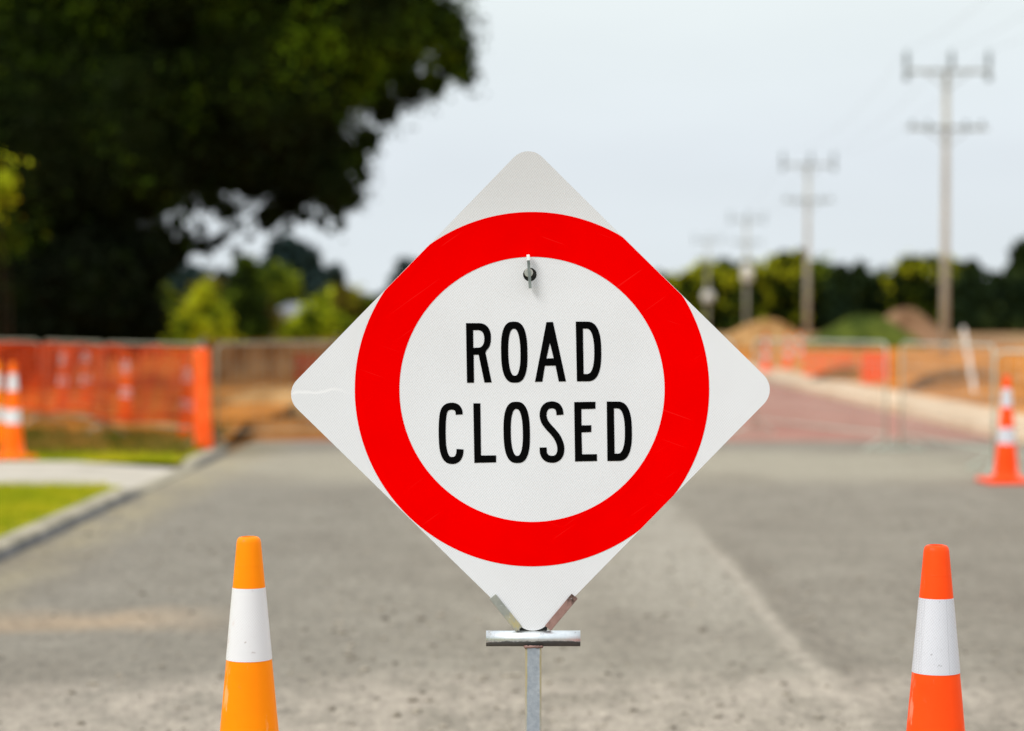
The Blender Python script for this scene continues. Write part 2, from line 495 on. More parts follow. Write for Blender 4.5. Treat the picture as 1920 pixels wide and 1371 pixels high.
M['leaf_blue'] = leaf_mat('blue_green_leaves', (0.02, 0.04, 0.04), (0.03, 0.055, 0.052), (0.05, 0.085, 0.075), 0.2, 0.4, 0.66)
M['leaf_rust'] = leaf_mat('rusty_olive_leaves', (0.10, 0.045, 0.012), (0.12, 0.10, 0.012), (0.28, 0.27, 0.015), 0.9, 0.36, 0.6)

# ------------------------------------------------------------------ object helpers


def tag(o, label=None, cat=None, group=None, kind=None):
    if label:
        o['label'] = label
    if cat:
        o['category'] = cat
    if group:
        o['group'] = group
    if kind:
        o['kind'] = kind
    return o


def empty(name, loc, rz=0.0):
    o = bpy.data.objects.new(name, None)
    o.empty_display_size = 0.1
    COL.objects.link(o)
    o.location = loc
    o.rotation_euler = (0, 0, rz)
    return o


def link_mesh(name, me, mats, parent=None, smooth=False, loc=None):
    o = bpy.data.objects.new(name, me)
    for m in (mats if isinstance(mats, (list, tuple)) else [mats]):
        me.materials.append(m)
    if smooth:
        me.polygons.foreach_set('use_smooth', [True] * len(me.polygons))
    COL.objects.link(o)
    if parent:
        o.parent = parent
    if loc is not None:
        o.location = loc
    return o


def from_bm(name, bm, mats, parent=None, smooth=False, loc=None):
    me = bpy.data.meshes.new(name)
    bm.to_mesh(me)
    bm.free()
    return link_mesh(name, me, mats, parent, smooth, loc)


def add_box(bm, c, s, mat=None, bevel=0.0, mi=0):
    r = bmesh.ops.create_cube(bm, size=1.0)
    vs = r['verts']
    T = Matrix.Translation(Vector(c)) @ (mat if mat else Matrix.Identity(4)) @ Matrix.Diagonal((*s, 1))
    bmesh.ops.transform(bm, matrix=T, verts=vs)
    fs = {f for v in vs for f in v.link_faces}
    for f in fs:
        f.material_index = mi
    if bevel:
        es = list({e for v in vs for e in v.link_edges})
        bmesh.ops.bevel(bm, geom=es, offset=bevel, segments=2, affect='EDGES', profile=0.6)


def add_lathe(bm, prof, seg=32, cx=0, cy=0, cap=True):
    rings = []
    for r, z in prof:
        rings.append([bm.verts.new((cx + r * math.cos(2 * PI * i / seg), cy + r * math.sin(2 * PI * i / seg), z)) for i in range(seg)])
    for a, b in zip(rings, rings[1:]):
        for i in range(seg):
            j = (i + 1) % seg
            bm.faces.new((a[i], a[j], b[j], b[i]))
    if cap:
        bm.faces.new(rings[0][::-1])
        bm.faces.new(rings[-1])


def add_tube(bm, pts, r, seg=8, cap=True, radii=None):
    pts = [Vector(p) for p in pts]
    rings = []
    up = None
    for i, p in enumerate(pts):
        d = (pts[min(i + 1, len(pts) - 1)] - pts[max(i - 1, 0)]).normalized()
        if up is None:
            up = Vector((0, 0, 1)) if abs(d.z) < 0.9 else Vector((1, 0, 0))
        a = d.cross(up).normalized()
        up2 = a.cross(d).normalized()
        up = up2
        rr = radii[i] if radii else r
        rings.append([bm.verts.new(p + (a * math.cos(2 * PI * k / seg) + up2 * math.sin(2 * PI * k / seg)) * rr) for k in range(seg)])
    for a, b in zip(rings, rings[1:]):
        for k in range(seg):
            j = (k + 1) % seg
            bm.faces.new((a[k], a[j], b[j], b[k]))
    if cap:
        bm.faces.new(rings[0][::-1])
        bm.faces.new(rings[-1])


def copy_tree(o, parent=None):
    c = o.copy()
    COL.objects.link(c)
    c.parent = parent
    for ch in list(o.children):
        copy_tree(ch, c)
    return c


def fill_outline(outlines, extrude=0.0):
    """outlines: lists of (x, z); even-odd filled; returns a mesh in the XZ plane"""
    cu = bpy.data.curves.new('outline', 'CURVE')
    cu.dimensions = '2D'
    cu.fill_mode = 'BOTH'
    cu.extrude = extrude
    for pts in outlines:
        s = cu.splines.new('POLY')
        s.points.add(len(pts) - 1)
        for p, (x, z) in zip(s.points, pts):
            p.co = (x, z, 0, 1)
        s.use_cyclic_u = True
    o = bpy.data.objects.new('outline', cu)
    COL.objects.link(o)
    bpy.context.view_layer.update()
    dg = bpy.context.evaluated_depsgraph_get()
    me = bpy.data.meshes.new_from_object(o.evaluated_get(dg))
    COL.objects.unlink(o)
    bpy.data.objects.remove(o)
    bpy.data.curves.remove(cu)
    me.transform(Matrix.Rotation(PI / 2, 4, 'X'))   # xy -> xz, normal towards -Y
    return me


# ================================================================== ROAD SIGN
S0 = P(994.5, 735, DS)          # centre of the panel
MM = DS / F


def sg(px, py):
    """pixel of the sign face -> local (x, z) on the panel"""
    p = P(px, py, DS)
    return (p.x - S0.x, p.z - S0.z)


def bend_y(z):
    t = max(0.0, z - 0.27)
    return -0.30 * t * t - 0.02 * t


sign = empty('road_sign', S0)
tag(sign, 'white diamond road sign with red ring and black words ROAD CLOSED', 'road sign')

ang = R(0.62)
half = 328.6 * MM
rho = 38 * MM
pts = []
for q in range(4):
    a0 = ang + q * PI / 2
    # corner direction (right, top, left, bottom)
    cdist = (half - rho) * math.sqrt(2)
    cx, cz = math.cos(a0) * cdist, math.sin(a0) * cdist
    for k in range(11):
        a = a0 - PI / 4 + (PI / 2) * k / 10
        pts.append((cx + rho * math.cos(a), cz + rho * math.sin(a)))
panel_outline = pts
hx, hz = sg(993.5, 515)
hole = [(hx + 12.8 * MM * math.cos(2 * PI * k / 32), hz + 12.8 * MM * math.sin(2 * PI * k / 32)) for k in range(32)]


def slice_and_bend(me, dy=0.0, cuts=True):
    bm = bmesh.new()
    bm.from_mesh(me)
    z = 0.25
    while cuts and z < 0.54:
        bmesh.ops.bisect_plane(bm, geom=bm.verts[:] + bm.edges[:] + bm.faces[:], plane_co=(0, 0, z), plane_no=(0, 0, 1))
        z += 0.02
    for v in bm.verts:
        v.co.y += bend_y(v.co.z) + dy
    bm.to_mesh(me)
    bm.free()


me = fill_outline([panel_outline, hole], extrude=0.0015)
slice_and_bend(me)
me.update()
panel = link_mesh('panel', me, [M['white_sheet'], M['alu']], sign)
for p in me.polygons:
    if abs(p.normal.y) < 0.5:
        p.material_index = 1

# red ring, clipped by the panel's edges
rc = sg(997.5, 730.5)
ro, ri = 332.3 * MM, 248.6 * MM
inset = half - 0.6 * MM


def clip_r(x, z):
    for q in range(4):
        a = ang + PI / 4 + q * PI / 2
        d = x * math.cos(a) + z * math.sin(a)
        if d > inset:
            x -= (d - inset) * math.cos(a)
            z -= (d - inset) * math.sin(a)
    return (x, z)


bm = bmesh.new()
NS, NR = 256, 6
rows = []
for j in range(NR + 1):
    rr = ri + (ro - ri) * j / NR
    rows.append([bm.verts.new((0, 0, 0)) for _ in range(NS)])
    for i in range(NS):
        a = 2 * PI * i / NS
        x, z = clip_r(rc[0] + rr * math.cos(a), rc[1] + rr * math.sin(a))
        rows[j][i].co = (x, -0.0021 + bend_y(z), z)
for j in range(NR):
    for i in range(NS):
        k = (i + 1) % NS
        bm.faces.new((rows[j][i], rows[j][k], rows[j + 1][k], rows[j + 1][i]))
bmesh.ops.recalc_face_normals(bm, faces=bm.faces)
if next(iter(bm.faces)).normal.y > 0:
    bmesh.ops.reverse_faces(bm, faces=bm.faces)
from_bm('red_ring', bm, M['red_sheet'], panel, smooth=True)

# ---- lettering
ZS = 440.0 / 1371.0


def zg(x, y):
    return sg(780 + x * ZS, 460 + y * ZS)


def sup(cx, cy, rx, ry, n, a0=0, a1=2 * PI, k=72, shear=0.018, closed=True):
    o = []
    cnt = k if closed else k + 1
    for i in range(cnt):
        a = a0 + (a1 - a0) * i / k
        c, s = math.cos(a), math.sin(a)
        x = rx * math.copysign(abs(c) ** (2 / n), c)
        y = ry * math.copysign(abs(s) ** (2 / n), s)
        o.append((cx + x + y * shear, cy + y))
    return o


def stroke(path, hw):
    """outline of an open stroke with flat ends"""
    L_, R_ = [], []
    n = len(path)
    for i, (x, y) in enumerate(path):
        x0, y0 = path[max(i - 1, 0)]
        x1, y1 = path[min(i + 1, n - 1)]
        d = math.hypot(x1 - x0, y1 - y0)
        nx, ny = -(y1 - y0) / d, (x1 - x0) / d
        L_.append((x + nx * hw, y + ny * hw))
        R_.append((x - nx * hw, y - ny * hw))
    return L_ + R_[::-1]


def catmull(p, k=6):
    o = []
    q = [p[0]] + list(p) + [p[-1]]
    for i in range(1, len(q) - 2):
        for j in range(k):
            t = j / k
            o.append(tuple(0.5 * ((2 * q[i][c]) + (-q[i - 1][c] + q[i + 1][c]) * t + (2 * q[i - 1][c] - 5 * q[i][c] + 4 * q[i + 1][c] - q[i + 2][c]) * t * t + (-q[i - 1][c] + 3 * q[i][c] - 3 * q[i + 1][c] + q[i + 2][c]) * t ** 3) for c in (0, 1)))
    o.append(p[-1])
    return o


def half_d(x0t, x0b, yt, yb, cx, rx, n):
    cy, ry = (yt + yb) / 2, (yb - yt) / 2
    arc = sup(cx, cy, rx, ry, n, -PI / 2, PI / 2, 40, 0.012, closed=False)
    return [(x0t, yt)] + arc + [(x0b, yb)]


glyphs = []
# ROAD
R_outer = [(292, 455), (365, 455)] + sup(367, 542, 71, 87, 2.3, -PI / 2, PI / 2 * 0.60, 24, 0, closed=False) + [(406, 628), (442, 801), (400, 802), (366, 639), (337, 640), (339, 803), (298, 803)]
R_in = [(334, 496), (362, 496)] + sup(362, 547, 37, 51, 2.3, -PI / 2, PI / 2, 20, 0, closed=False) + [(362, 598), (335, 599)]
glyphs.append([R_outer, R_in])
glyphs.append([sup(574, 624.5, 77, 178.5, 2.7), sup(574.5, 625, 35.5, 137, 2.35)])
glyphs.append([[(762, 449), (800, 448), (876, 795), (834, 796), (815, 703), (753, 704), (738, 797), (695, 798)], [(782, 570), (804, 660), (762, 661)]])
glyphs.append([half_d(933, 940, 446, 795, 998, 84, 2.6), half_d(975, 979, 487, 752, 996, 45, 2.4)])
# CLOSED
c_path = catmull([(252.5, 989), (250.5, 969), (241, 951), (225, 942), (207, 940), (188, 943.5), (171, 956), (160, 982), (154.5, 1030), (153, 1098), (156, 1168), (164, 1211), (176, 1239), (192, 1253.5), (211, 1257), (231, 1253.5), (246, 1240), (255, 1218), (257.5, 1191)])
glyphs.append([stroke(c_path, 20.5)])
glyphs.append([[(335, 923), (376, 923), (380, 1228), (468, 1227), (468, 1268), (341, 1271)]])
glyphs.append([sup(588.5, 1093, 77, 179, 2.7), sup(589, 1093, 35, 137, 2.35)])
s_path = catmull([(841, 991), (838, 965), (827, 944), (808, 934), (790, 932.5), (768, 938), (752, 953), (744, 975), (743, 1000), (752, 1030), (773, 1060), (800, 1089), (824, 1120), (840, 1155), (846, 1187), (842, 1217), (829, 1238), (811, 1248), (794, 1250), (772, 1246), (755, 1234), (745, 1214), (743, 1195), (742.5, 1181)])
glyphs.append([stroke(s_path, 20.5)])
glyphs.append([[(924, 916), (1048, 914), (1048, 955), (966, 957), (967, 1052), (1024, 1051), (1024, 1091), (967, 1093), (970, 1221), (1057, 1220), (1057, 1260), (929, 1263)]])
glyphs.append([half_d(1114, 1118, 913, 1260, 1178, 83, 2.6), half_d(1156, 1160, 953, 1217, 1176, 44, 2.4)])
for word, gl in (('ROAD', glyphs[:4]), ('CLOSED', glyphs[4:])):
    bm = bmesh.new()
    for g in gl:
        me = fill_outline([[zg(*p) for p in o] for o in g], extrude=0.0002)
        bm.from_mesh(me)
    for v in bm.verts:
        v.co.y += -0.0022
    lt = from_bm('lettering', bm, M['black_film'], panel)
    lt['label'] = 'black word ' + word

# ================================================================== SIGN STAND
post_x = P(1000, 1300, DS).x
bar_z = P(1000, 1197.5, DS).z
stand = empty('sign_stand', (post_x, DS, 0))
tag(stand, 'galvanised steel sign stand with T bar under the road closed sign', 'sign stand')


def lp(px, py, dy=0.0):
    p = P(px, py, DS)
    return Vector((p.x - post_x, dy, p.z))


hw = 15.0 * MM


def shade_stain(mat, fn):
    """mix painted shade or a stain into a metal where fn says"""
    t = mat.node_tree
    b = t.nodes['Principled BSDF']
    s_ = pos_xyz(t)
    mask, colour = fn(t, s_)
    old = b.inputs['Base Color'].links[0].from_socket
    t.links.new(mixc(t, mask, old, colour), b.inputs['Base Color'])
    om = b.inputs['Metallic'].links[0].from_socket
    t.links.new(mixc(t, mask, om, gray(0.0)), b.inputs['Metallic'])
    orr = b.inputs['Roughness'].links[0].from_socket
    t.links.new(mixc(t, mask, orr, gray(0.85)), b.inputs['Roughness'])


def bar_shade(t, s_):  # painted shade: lower half of the bar coloured dark, blotchy edge
    n_ = noise(t, 28, 6, 0.7, stretch=(0.5, 1, 1))
    zz = math_n(t, 'ADD', s_.outputs['Z'], math_n(t, 'MULTIPLY', math_n(t, 'SUBTRACT', n_.outputs['Fac'], 0.5), 0.02))
    m1 = t.nodes.new('ShaderNodeMapRange')
    m1.inputs[1].default_value, m1.inputs[2].default_value = bar_z - 0.0045, bar_z - 0.0025
    m1.inputs[3].default_value, m1.inputs[4].default_value = 0.93, 0.0
    t.links.new(zz, m1.inputs[0])
    return m1.outputs[0], (0.03, 0.028, 0.022)


def post_stain(t, s_):
    n_ = noise(t, 18, 5, 0.7, stretch=(1, 1, 0.3))
    ax = math_n(t, 'ABSOLUTE', s_.outputs['X'])
    ax = math_n(t, 'ADD', ax, math_n(t, 'MULTIPLY', math_n(t, 'SUBTRACT', n_.outputs['Fac'], 0.5), 0.012))
    m1 = t.nodes.new('ShaderNodeMapRange')
    m1.inputs[1].default_value, m1.inputs[2].default_value = hw - 0.0045, hw - 0.002
    m1.inputs[3].default_value, m1.inputs[4].default_value = 0.0, 0.75
    t.links.new(ax, m1.inputs[0])
    zt = band_mask(t, s_.outputs['Z'], bar_z - 0.30, bar_z - 0.10, 5, 6)
    return math_n(t, 'MULTIPLY', m1.outputs[0], zt), (0.42, 0.33, 0.10)


shade_stain(M['galv_bar'], bar_shade)
bm = bmesh.new()
add_box(bm, (0, 0.003, (bar_z - 0.016 + 0.02) / 2), (2 * hw, 2 * hw, bar_z - 0.016 - 0.02), bevel=0.003)
post_m = galvanised('stained_post_steel', (0.34, 0.39, 0.45), (0.52, 0.57, 0.62), (0.30, 0.22, 0.07), 0.68, 0.5, 0.6)
shade_stain(post_m, post_stain)
from_bm('post', bm, post_m, stand)
# weld bead under the bar
bm = bmesh.new()
rb = 14.8 * MM
a, b = lp(911.5, 1196.5).x, lp(1088, 1196.5).x
prof = 28
# open-ended pipe
for rr, flip in ((rb, False), (rb - 0.003, True)):
    ra = [bm.verts.new((a, 0.003 + rr * math.cos(2 * PI * i / prof), bar_z + rr * math.sin(2 * PI * i / prof))) for i in range(prof)]
    rbv = [bm.verts.new((b, 0.003 + rr * math.cos(2 * PI * i / prof), bar_z + rr * math.sin(2 * PI * i / prof))) for i in range(prof)]
    for i in range(prof):
        j = (i + 1) % prof
        f = (ra[i], ra[j], rbv[j], rbv[i])
        bm.faces.new(f[::-1] if flip else f)
    if not flip:
        oa, ob = ra, rbv
    else:
        for i in range(prof):
            j = (i + 1) % prof
            bm.faces.new((oa[i], ra[i], ra[j], oa[j]))
            bm.faces.new((ob[i], ob[j], rbv[j], rbv[i]))
bmesh.ops.recalc_face_normals(bm, faces=bm.faces)
from_bm('cross_bar', bm, M['galv_bar'], stand, smooth=True)
bm = bmesh.new()
random.seed(3)
wp = [Vector((math.copysign(1, math.cos(t)) * 0 + (hw + 0.001) * max(-1, min(1, 1.35 * math.cos(t))), 0.003 + (hw + 0.001) * max(-1, min(1, 1.35 * math.sin(t))), bar_z - 0.0155 + random.uniform(-0.001, 0.001))) for t in [2 * PI * i / 40 for i in range(41)]]
add_tube(bm, wp, 0.0028, 6, radii=[0.0028 + random.uniform(-0.0006, 0.0008) for _ in wp])
from_bm('weld_bead', bm, M['bracket_rust'], stand, smooth=True)
# V brackets: folded channel hugging both lower edges
for nm, (p0, p1), mt, sgn in (('bracket', ((922.5, 1119.0), (972.0, 1180.5)), 'bracket_grey', 1), ('bracket', ((1078.5, 1118.5), (1028.5, 1178.5)), 'bracket_rust', -1)):
    A, B = lp(*p0), lp(*p1)
    d = (B - A)
    ln = d.length
    th = math.atan2(d.z, d.x)
    mrot = Matrix.Rotation(-th, 4, 'Y')
    nrm = Vector((-math.sin(th), 0, math.cos(th))) * sgn     # towards the panel
    mid = (A + B) / 2
    bm = bmesh.new()
    wdt = 14.5 * MM
    add_box(bm, mid + nrm * 0.002 + Vector((0, -0.0052, 0)), (ln, 0.0022, wdt), mrot, bevel=0.0007)
    add_box(bm, mid + nrm * 0.002 + Vector((0, 0.0056, 0)), (ln, 0.0022, wdt), mrot, bevel=0.0007)
    add_box(bm, mid + nrm * (0.002 - wdt / 2 + 0.0005) + Vector((0, 0.0002, 0)), (ln - 0.001, 0.0082, 0.002), mrot)
    ob = from_bm(nm, bm, M[mt], stand)
    ob['label'] = 'grey zinc bracket' if sgn == 1 else 'rusty pinkish brown bracket'
# gusset under the V (dark)
bm = bmesh.new()
add_box(bm, lp(1000, 1180, 0.006), (52 * MM, 0.006, 0.012), bevel=0.001)
from_bm('gusset', bm, M['dark_steel'], stand)
# back upright to the hole and the clip
hole_p = lp(993.5, 515)
bm = bmesh.new()
add_box(bm, (hole_p.x * 0.5, 0.036, (bar_z + hole_p.z + 0.05) / 2), (0.03, 0.006, hole_p.z - bar_z + 0.09), Matrix.Rotation(math.atan2(hole_p.x, hole_p.z - bar_z), 4, 'Y'), bevel=0.001)
add_box(bm, (0, 0.026, bar_z - 0.002), (0.03, 0.022, 0.02))
from_bm('back_strut', bm, M['dark_steel'], stand)
bm = bmesh.new()
bc = lp(991.3, 511.5)
seg = 24
prof2 = [(0.0078, -0.010), (0.0089, -0.0085), (0.0092, -0.006), (0.0092, 0.036)]
rings = []
for r_, y_ in prof2:
    rings.append([bm.verts.new((bc.x + r_ * math.cos(2 * PI * i / seg), y_, bc.z + r_ * math.sin(2 * PI * i / seg))) for i in range(seg)])
bm.faces.new(rings[0][::-1])
for r0, r1 in zip(rings, rings[1:]):
    for i in range(seg):
        j = (i + 1) % seg
        bm.faces.new((r0[i], r0[j], r1[j], r1[i]))
bmesh.ops.recalc_face_normals(bm, faces=bm.faces)
from_bm('pin', bm, M['bolt'], stand, smooth=False)
bm = bmesh.new()
t0, t1 = lp(990.2, 479), lp(994.0, 541)
dv = t1 - t0
add_box(bm, (t0 + t1) / 2 + Vector((0, -0.014, 0)), (5.4 * MM, 0.012, dv.length), Matrix.Rotation(math.atan2(dv.x, dv.z) + PI, 4, 'Y'), bevel=0.0007)
from_bm('clip', bm, M['clip'], stand)
bm = bmesh.new()
add_box(bm, t0 + Vector((0.0002, -0.014, -0.0052)), (6.0 * MM, 0.0126, 0.0125), Matrix.Rotation(math.atan2(dv.x, dv.z) + PI, 4, 'Y'), bevel=0.001)
from_bm('clip_tip', bm, noisy('ground_bright_steel', (0.85, 0.9, 0.9), (0.95, 0.97, 0.97), 60, 0.4, 0.5, 0.0), stand)
# floor legs
for k in range(4):
    a = PI / 4 + k * PI / 2
    bm = bmesh.new()
    dx, dy = math.cos(a), math.sin(a)
    add_tube(bm, [(dx * 0.012, dy * 0.012, 0.06), (dx * 0.12, dy * 0.12, 0.035), (dx * 0.48, dy * 0.48, 0.016)], 0.014, 10)
    lg = from_bm('leg', bm, M['galv'], stand, smooth=True)

# ================================================================== CONES
CP = [(0.0245, 0.9)]


def cone_r(z):
    return 0.0255 + (0.895 - z) * 0.0905


def make_cone(name, body, band, label, group):
    t = empty(name, (0, 0, 0))
    tag(t, label, 'traffic cone', group)
    bm = bmesh.new()
    prof = [(0.128, 0.036), (0.112, 0.050), (0.106, 0.062)]
    z = 0.10
    while z < 0.83:
        prof.append((cone_r(z), z))
        z += 0.04
    prof += [(cone_r(0.8378), 0.8378), (cone_r(0.8382), 0.8382), (cone_r(0.8390) + 0.0006, 0.8390), (cone_r(0.8398), 0.8398), (cone_r(0.8402), 0.8402), (cone_r(0.87), 0.87), (0.0262, 0.888), (0.0245, 0.8950), (0.0205, 0.8990), (0.0155, 0.9)]
    add_lathe(bm, prof, 48, cap=False)
    # open top lip going in
    bm2 = [(0.0155, 0.9), (0.014, 0.894), (0.014, 0.86)]
    add_lathe(bm, bm2, 48, cap=False)
    bo = from_bm('body', bm, body, t, smooth=True)
    for zt, zb in ((0.791, 0.636), (0.462, 0.330)):
        bm = bmesh.new()
        n = 5
        pr = [(cone_r(zb + (zt - zb) * i / n) + 0.0009, zb + (zt - zb) * i / n) for i in range(n + 1)]
        add_lathe(bm, pr, 48, cap=False)
        from_bm('reflective_band', bm, band, t, smooth=True)
    bm = bmesh.new()
    add_box(bm, (0, 0, 0.019), (0.40, 0.40, 0.034), bevel=0.009)
    for sx in (-1, 1):
        for sy in (-1, 1):
            add_box(bm, (sx * 0.165, sy * 0.165, 0.002), (0.05, 0.05, 0.004))
    from_bm('base', bm, body, t)
    return t


def place(o, x, y, z, rz=0.0, tilt=(0, 0)):
    o.location = (x, y, z)
    o.rotation_euler = (tilt[0], tilt[1], rz)


# all three cone colours
GR = 'traffic cones around the closed road'
c_am = make_cone('traffic_cone', M['cone_yellow'], M['band'], 'amber traffic cone at lower left of the sign, scuffed white band', GR)
p = G(465.5, 4.59)
place(c_am, p.x, p.y, 0.003, R(8))
c_rd = make_cone('traffic_cone', M['cone_red'], M['band_grey'], 'red orange traffic cone with silvery band at lower right of the sign', GR)
p = G(1757.5, 4.42)
place(c_rd, p.x, p.y, 0.003, R(-12))
c_md = make_cone('traffic_cone', M['cone_mid'], M['band'], 'blurred orange cone on the pale footpath in front of orange netting', GR)
p = G(24, 19.75, 0.08)
place(c_md, p.x, p.y, 0.080, R(20))


def more(src, lab, px, Y, z, rz):
    c = copy_tree(src)
    c['label'] = lab
    q = G(px, Y, z)
    place(c, q.x, q.y, z, rz)
    return c


more(c_rd, 'blurred red orange cone on the asphalt in front of the right steel barrier', 1888, 17.9, 0.003, R(5))
more(c_am, 'amber cone at the left picture edge behind the footpath cone', -6, 20.4, 0.072, R(30))
more(c_md, 'cone behind the netting right beside the bright orange net bundle', 350, 22.1, 0.10, R(10))
more(c_md, 'cone seen through the netting, centred between two fence posts', 236, 25.6, 0.10, R(40))
more(c_md, 'small far cone seen through the left half of the orange netting', 160, 31.5, 0.10, R(15))
more(c_md, 'faint amber cone behind the netting, left of the small far cone', 118, 30.5, 0.10, R(15))

# ================================================================== GROUND


def sheet(name, xs, ys, zf, mat, kind='structure', smooth=True, parent=None):
    bm = bmesh.new()
    g = [[bm.verts.new((x, y, zf(x, y))) for x in xs] for y in ys]
    for j in range(len(ys) - 1):
        for i in range(len(xs) - 1):
            bm.faces.new((g[j][i], g[j][i + 1], g[j + 1][i + 1], g[j + 1][i]))
    o = from_bm(name, bm, mat, parent, smooth)
    if kind:
        o['kind'] = kind
    return o


def lin(a, b, n):
    return [a + (b - a) * i / n for i in range(n + 1)]


random.seed(11)
sheet('ground', lin(-1600, 1600, 8), lin(-400, 3000, 8), lambda x, y: -0.02, M['soil_ground'])
sheet('road', lin(-2.9, 5.62, 12), [-6, -2, 2, 6, 10, 14, 18, 21, 24.1], lambda x, y: 0.0, M['asphalt'])
sheet('red_road', lin(-2.9, 5.62, 12), [24.1, 30, 40, 50, 60, 70, 90], lambda x, y: -0.004, M['red_road'])


# kerbs
def kerb(name, x_road, x_back, y0, y1, hf, mat, matf, label_kind='structure'):
    bm = bmesh.new()
    n = int((y1 - y0) / 0.25)
    prev = None
    s = 1 if x_back > x_road else -1
    for i in range(n + 1):
        y = y0 + (y1 - y0) * i / n
        h = hf(y)
        prof = [(x_road, -0.01), (x_road + s * 0.02, h - 0.02), (x_road + s * 0.04, h), (x_back, h + 0.004), (x_back, -0.01)]
        row = [bm.verts.new((x, y, z)) for x, z in prof]
        if prev:
            for k in range(4):
                f = bm.faces.new((prev[k], prev[k + 1], row[k + 1], row[k]))
                f.material_index = 1 if k == 0 else 0
        else:
            bm.faces.new(row)
        prev = row
    bm.faces.new(prev)
    bmesh.ops.recalc_face_normals(bm, faces=bm.faces)
    o = from_bm(name, bm, [mat, matf])
    o['kind'] = label_kind
    return o


def h_left(y):
    if 16.3 < y < 17.1:
        return 0.073 - 0.060 * (y - 16.3) / 0.8
    if 17.1 <= y <= 19.4:
        return 0.013
    if 19.4 < y < 20.0:
        return 0.013 + 0.060 * (y - 19.4) / 0.6
    return 0.073


kerb('kerb', -2.9, -3.05, -6, 21.75, h_left, M['kerb'], M['kerb_face'])
kerb('kerb', 5.62, 5.98, -6, 90, lambda y: 0.12, M['kerb_tan'], M['kerb_tan'])

sheet('footpath', [5.98, 6.3, 6.75], lin(5, 90, 60), lambda x, y: 0.13, M['kerb_tan'])
# verge and footpath on the left
PY0, PY1 = 16.75, 19.45


def vz(x, y):
    return 0.118 if x < -3.13 else 0.118


sheet('grass_verge', lin(-40, -3.052, 20), [-6, 0, 5, 10, 12, 14, 16, PY0], lambda x, y: 0.068, M['turf'])


def pz(x, y):
    t = min(1, max(0, (x + 4.0) / 0.87))
    return 0.078 - 0.062 * t


sheet('footpath', [-40, -20, -10, -6, -4.8, -4.4, -4.0, -3.7, -3.4, -3.052], lin(PY0, PY1, 6), pz, M['path'])
sheet('grass_verge', lin(-40, -3.052, 20), [PY1, 20, 21, 21.75], lambda x, y: 0.068, M['turf'])
rs = random.Random(5)
sheet('earth_verge', lin(-60, -3.06, 60), [21.76, 22.6] + lin(23.2, 75, 60), lambda x, y: (0.09 if x < -3.05 else -0.015) + (rs.uniform(0, 0.12) if y > 23.3 else 0), M['soil'])


# grass blades (stuff)
def blades(name, n, region, hmin, hmax, wdt, mat, z0, label, seed, dens=None):
    rng = np.random.default_rng(seed)
    x = rng.uniform(region[0], region[1], n)
    y = rng.uniform(region[2], region[3], n)
    if dens is not None:
        keep = dens(x, y, rng)
        x, y = x[keep], y[keep]
        n = len(x)
    h = rng.uniform(hmin, hmax, n) * (0.7 + 0.6 * rng.random(n))
    a = rng.uniform(0, 2 * PI, n)
    lx, ly = np.cos(a), np.sin(a)
    lean = rng.uniform(0, 0.5, n) * h
    b = rng.uniform(0, 2 * PI, n)
    v = np.zeros((n, 3, 3))
    v[:, 0] = np.stack([x - lx * wdt, y - ly * wdt, np.full(n, z0)], 1)
    v[:, 1] = np.stack([x + lx * wdt, y + ly * wdt, np.full(n, z0)], 1)
    v[:, 2] = np.stack([x + np.cos(b) * lean, y + np.sin(b) * lean, z0 + h], 1)
    me = bpy.data.meshes.new(name)
    me.vertices.add(n * 3)
    me.vertices.foreach_set('co', v.ravel())
    me.loops.add(n * 3)
    me.loops.foreach_set('vertex_index', np.arange(n * 3, dtype=np.int32))
    me.polygons.add(n)
    me.polygons.foreach_set('loop_start', np.arange(0, n * 3, 3, dtype=np.int32))
    me.update(calc_edges=True)
    o = link_mesh(name, me, mat)
    tag(o, label, 'grass', kind='stuff')
    return o


blades('grass', 60000, (-8.5, -3.14, 10.5, PY0), 0.03, 0.06, 0.004, M['blade'], 0.068, 'short mown yellow green grass on the verge before the footpath', 1)


def wd(x, y, rng):
    return np.sin(x * 2.1 + 1) + np.cos(y * 3 + x) + rng.normal(0, 1, len(x)) > 0.1


blades('grass', 9000, (-9.5, -3.14, PY1, 20.6), 0.03, 0.09, 0.006, M['blade'], 0.068, 'narrow strip of green grass between the footpath and netting fence', 2)
blades('weeds', 26000, (-10, -3.1, 20.1, 24.0), 0.04, 0.17, 0.009, M['weed'], 0.10, 'rough olive weeds growing along the foot of the netting fence', 4, wd)

# loose stones on the asphalt (stuff)
rng = np.random.default_rng(8)
bm = bmesh.new()
nst = 0
for i in range(5200):
    y = 5.5 + 11 * rng.random() ** 1.6
    x = rng.uniform(-2.8, 3.6)
    if 1.3 < x and rng.random() < 0.4:
        continue
    if rng.random() > 0.35 + 0.65 * (math.sin(x * 2.3 + y) > 0):
        continue
    s = min(0.020, 0.004 + rng.exponential(0.0034))
    r_ = bmesh.ops.create_icosphere(bm, subdivisions=1, radius=s)
    sc = Vector((rng.uniform(0.7, 1.4), rng.uniform(0.7, 1.4), rng.uniform(0.4, 0.8)))
    for v in r_['verts']:
        v.co = Vector((v.co.x * sc.x, v.co.y * sc.y, v.co.z * sc.z)) * rng.uniform(0.85, 1.15) + Vector((x, y, s * 0.3))
o = from_bm('gravel', bm, M['stone'])
tag(o, 'loose stones and grit scattered over the dusty asphalt', 'gravel', kind='stuff')


# earth field on the right
def hn(x, y):
    return (math.sin(x * 0.9 + y * 0.31) * 0.5 + math.sin(x * 0.37 - y * 0.53 + 1.3) * 0.5 + math.sin(x * 1.9 + y * 1.1) * 0.25)


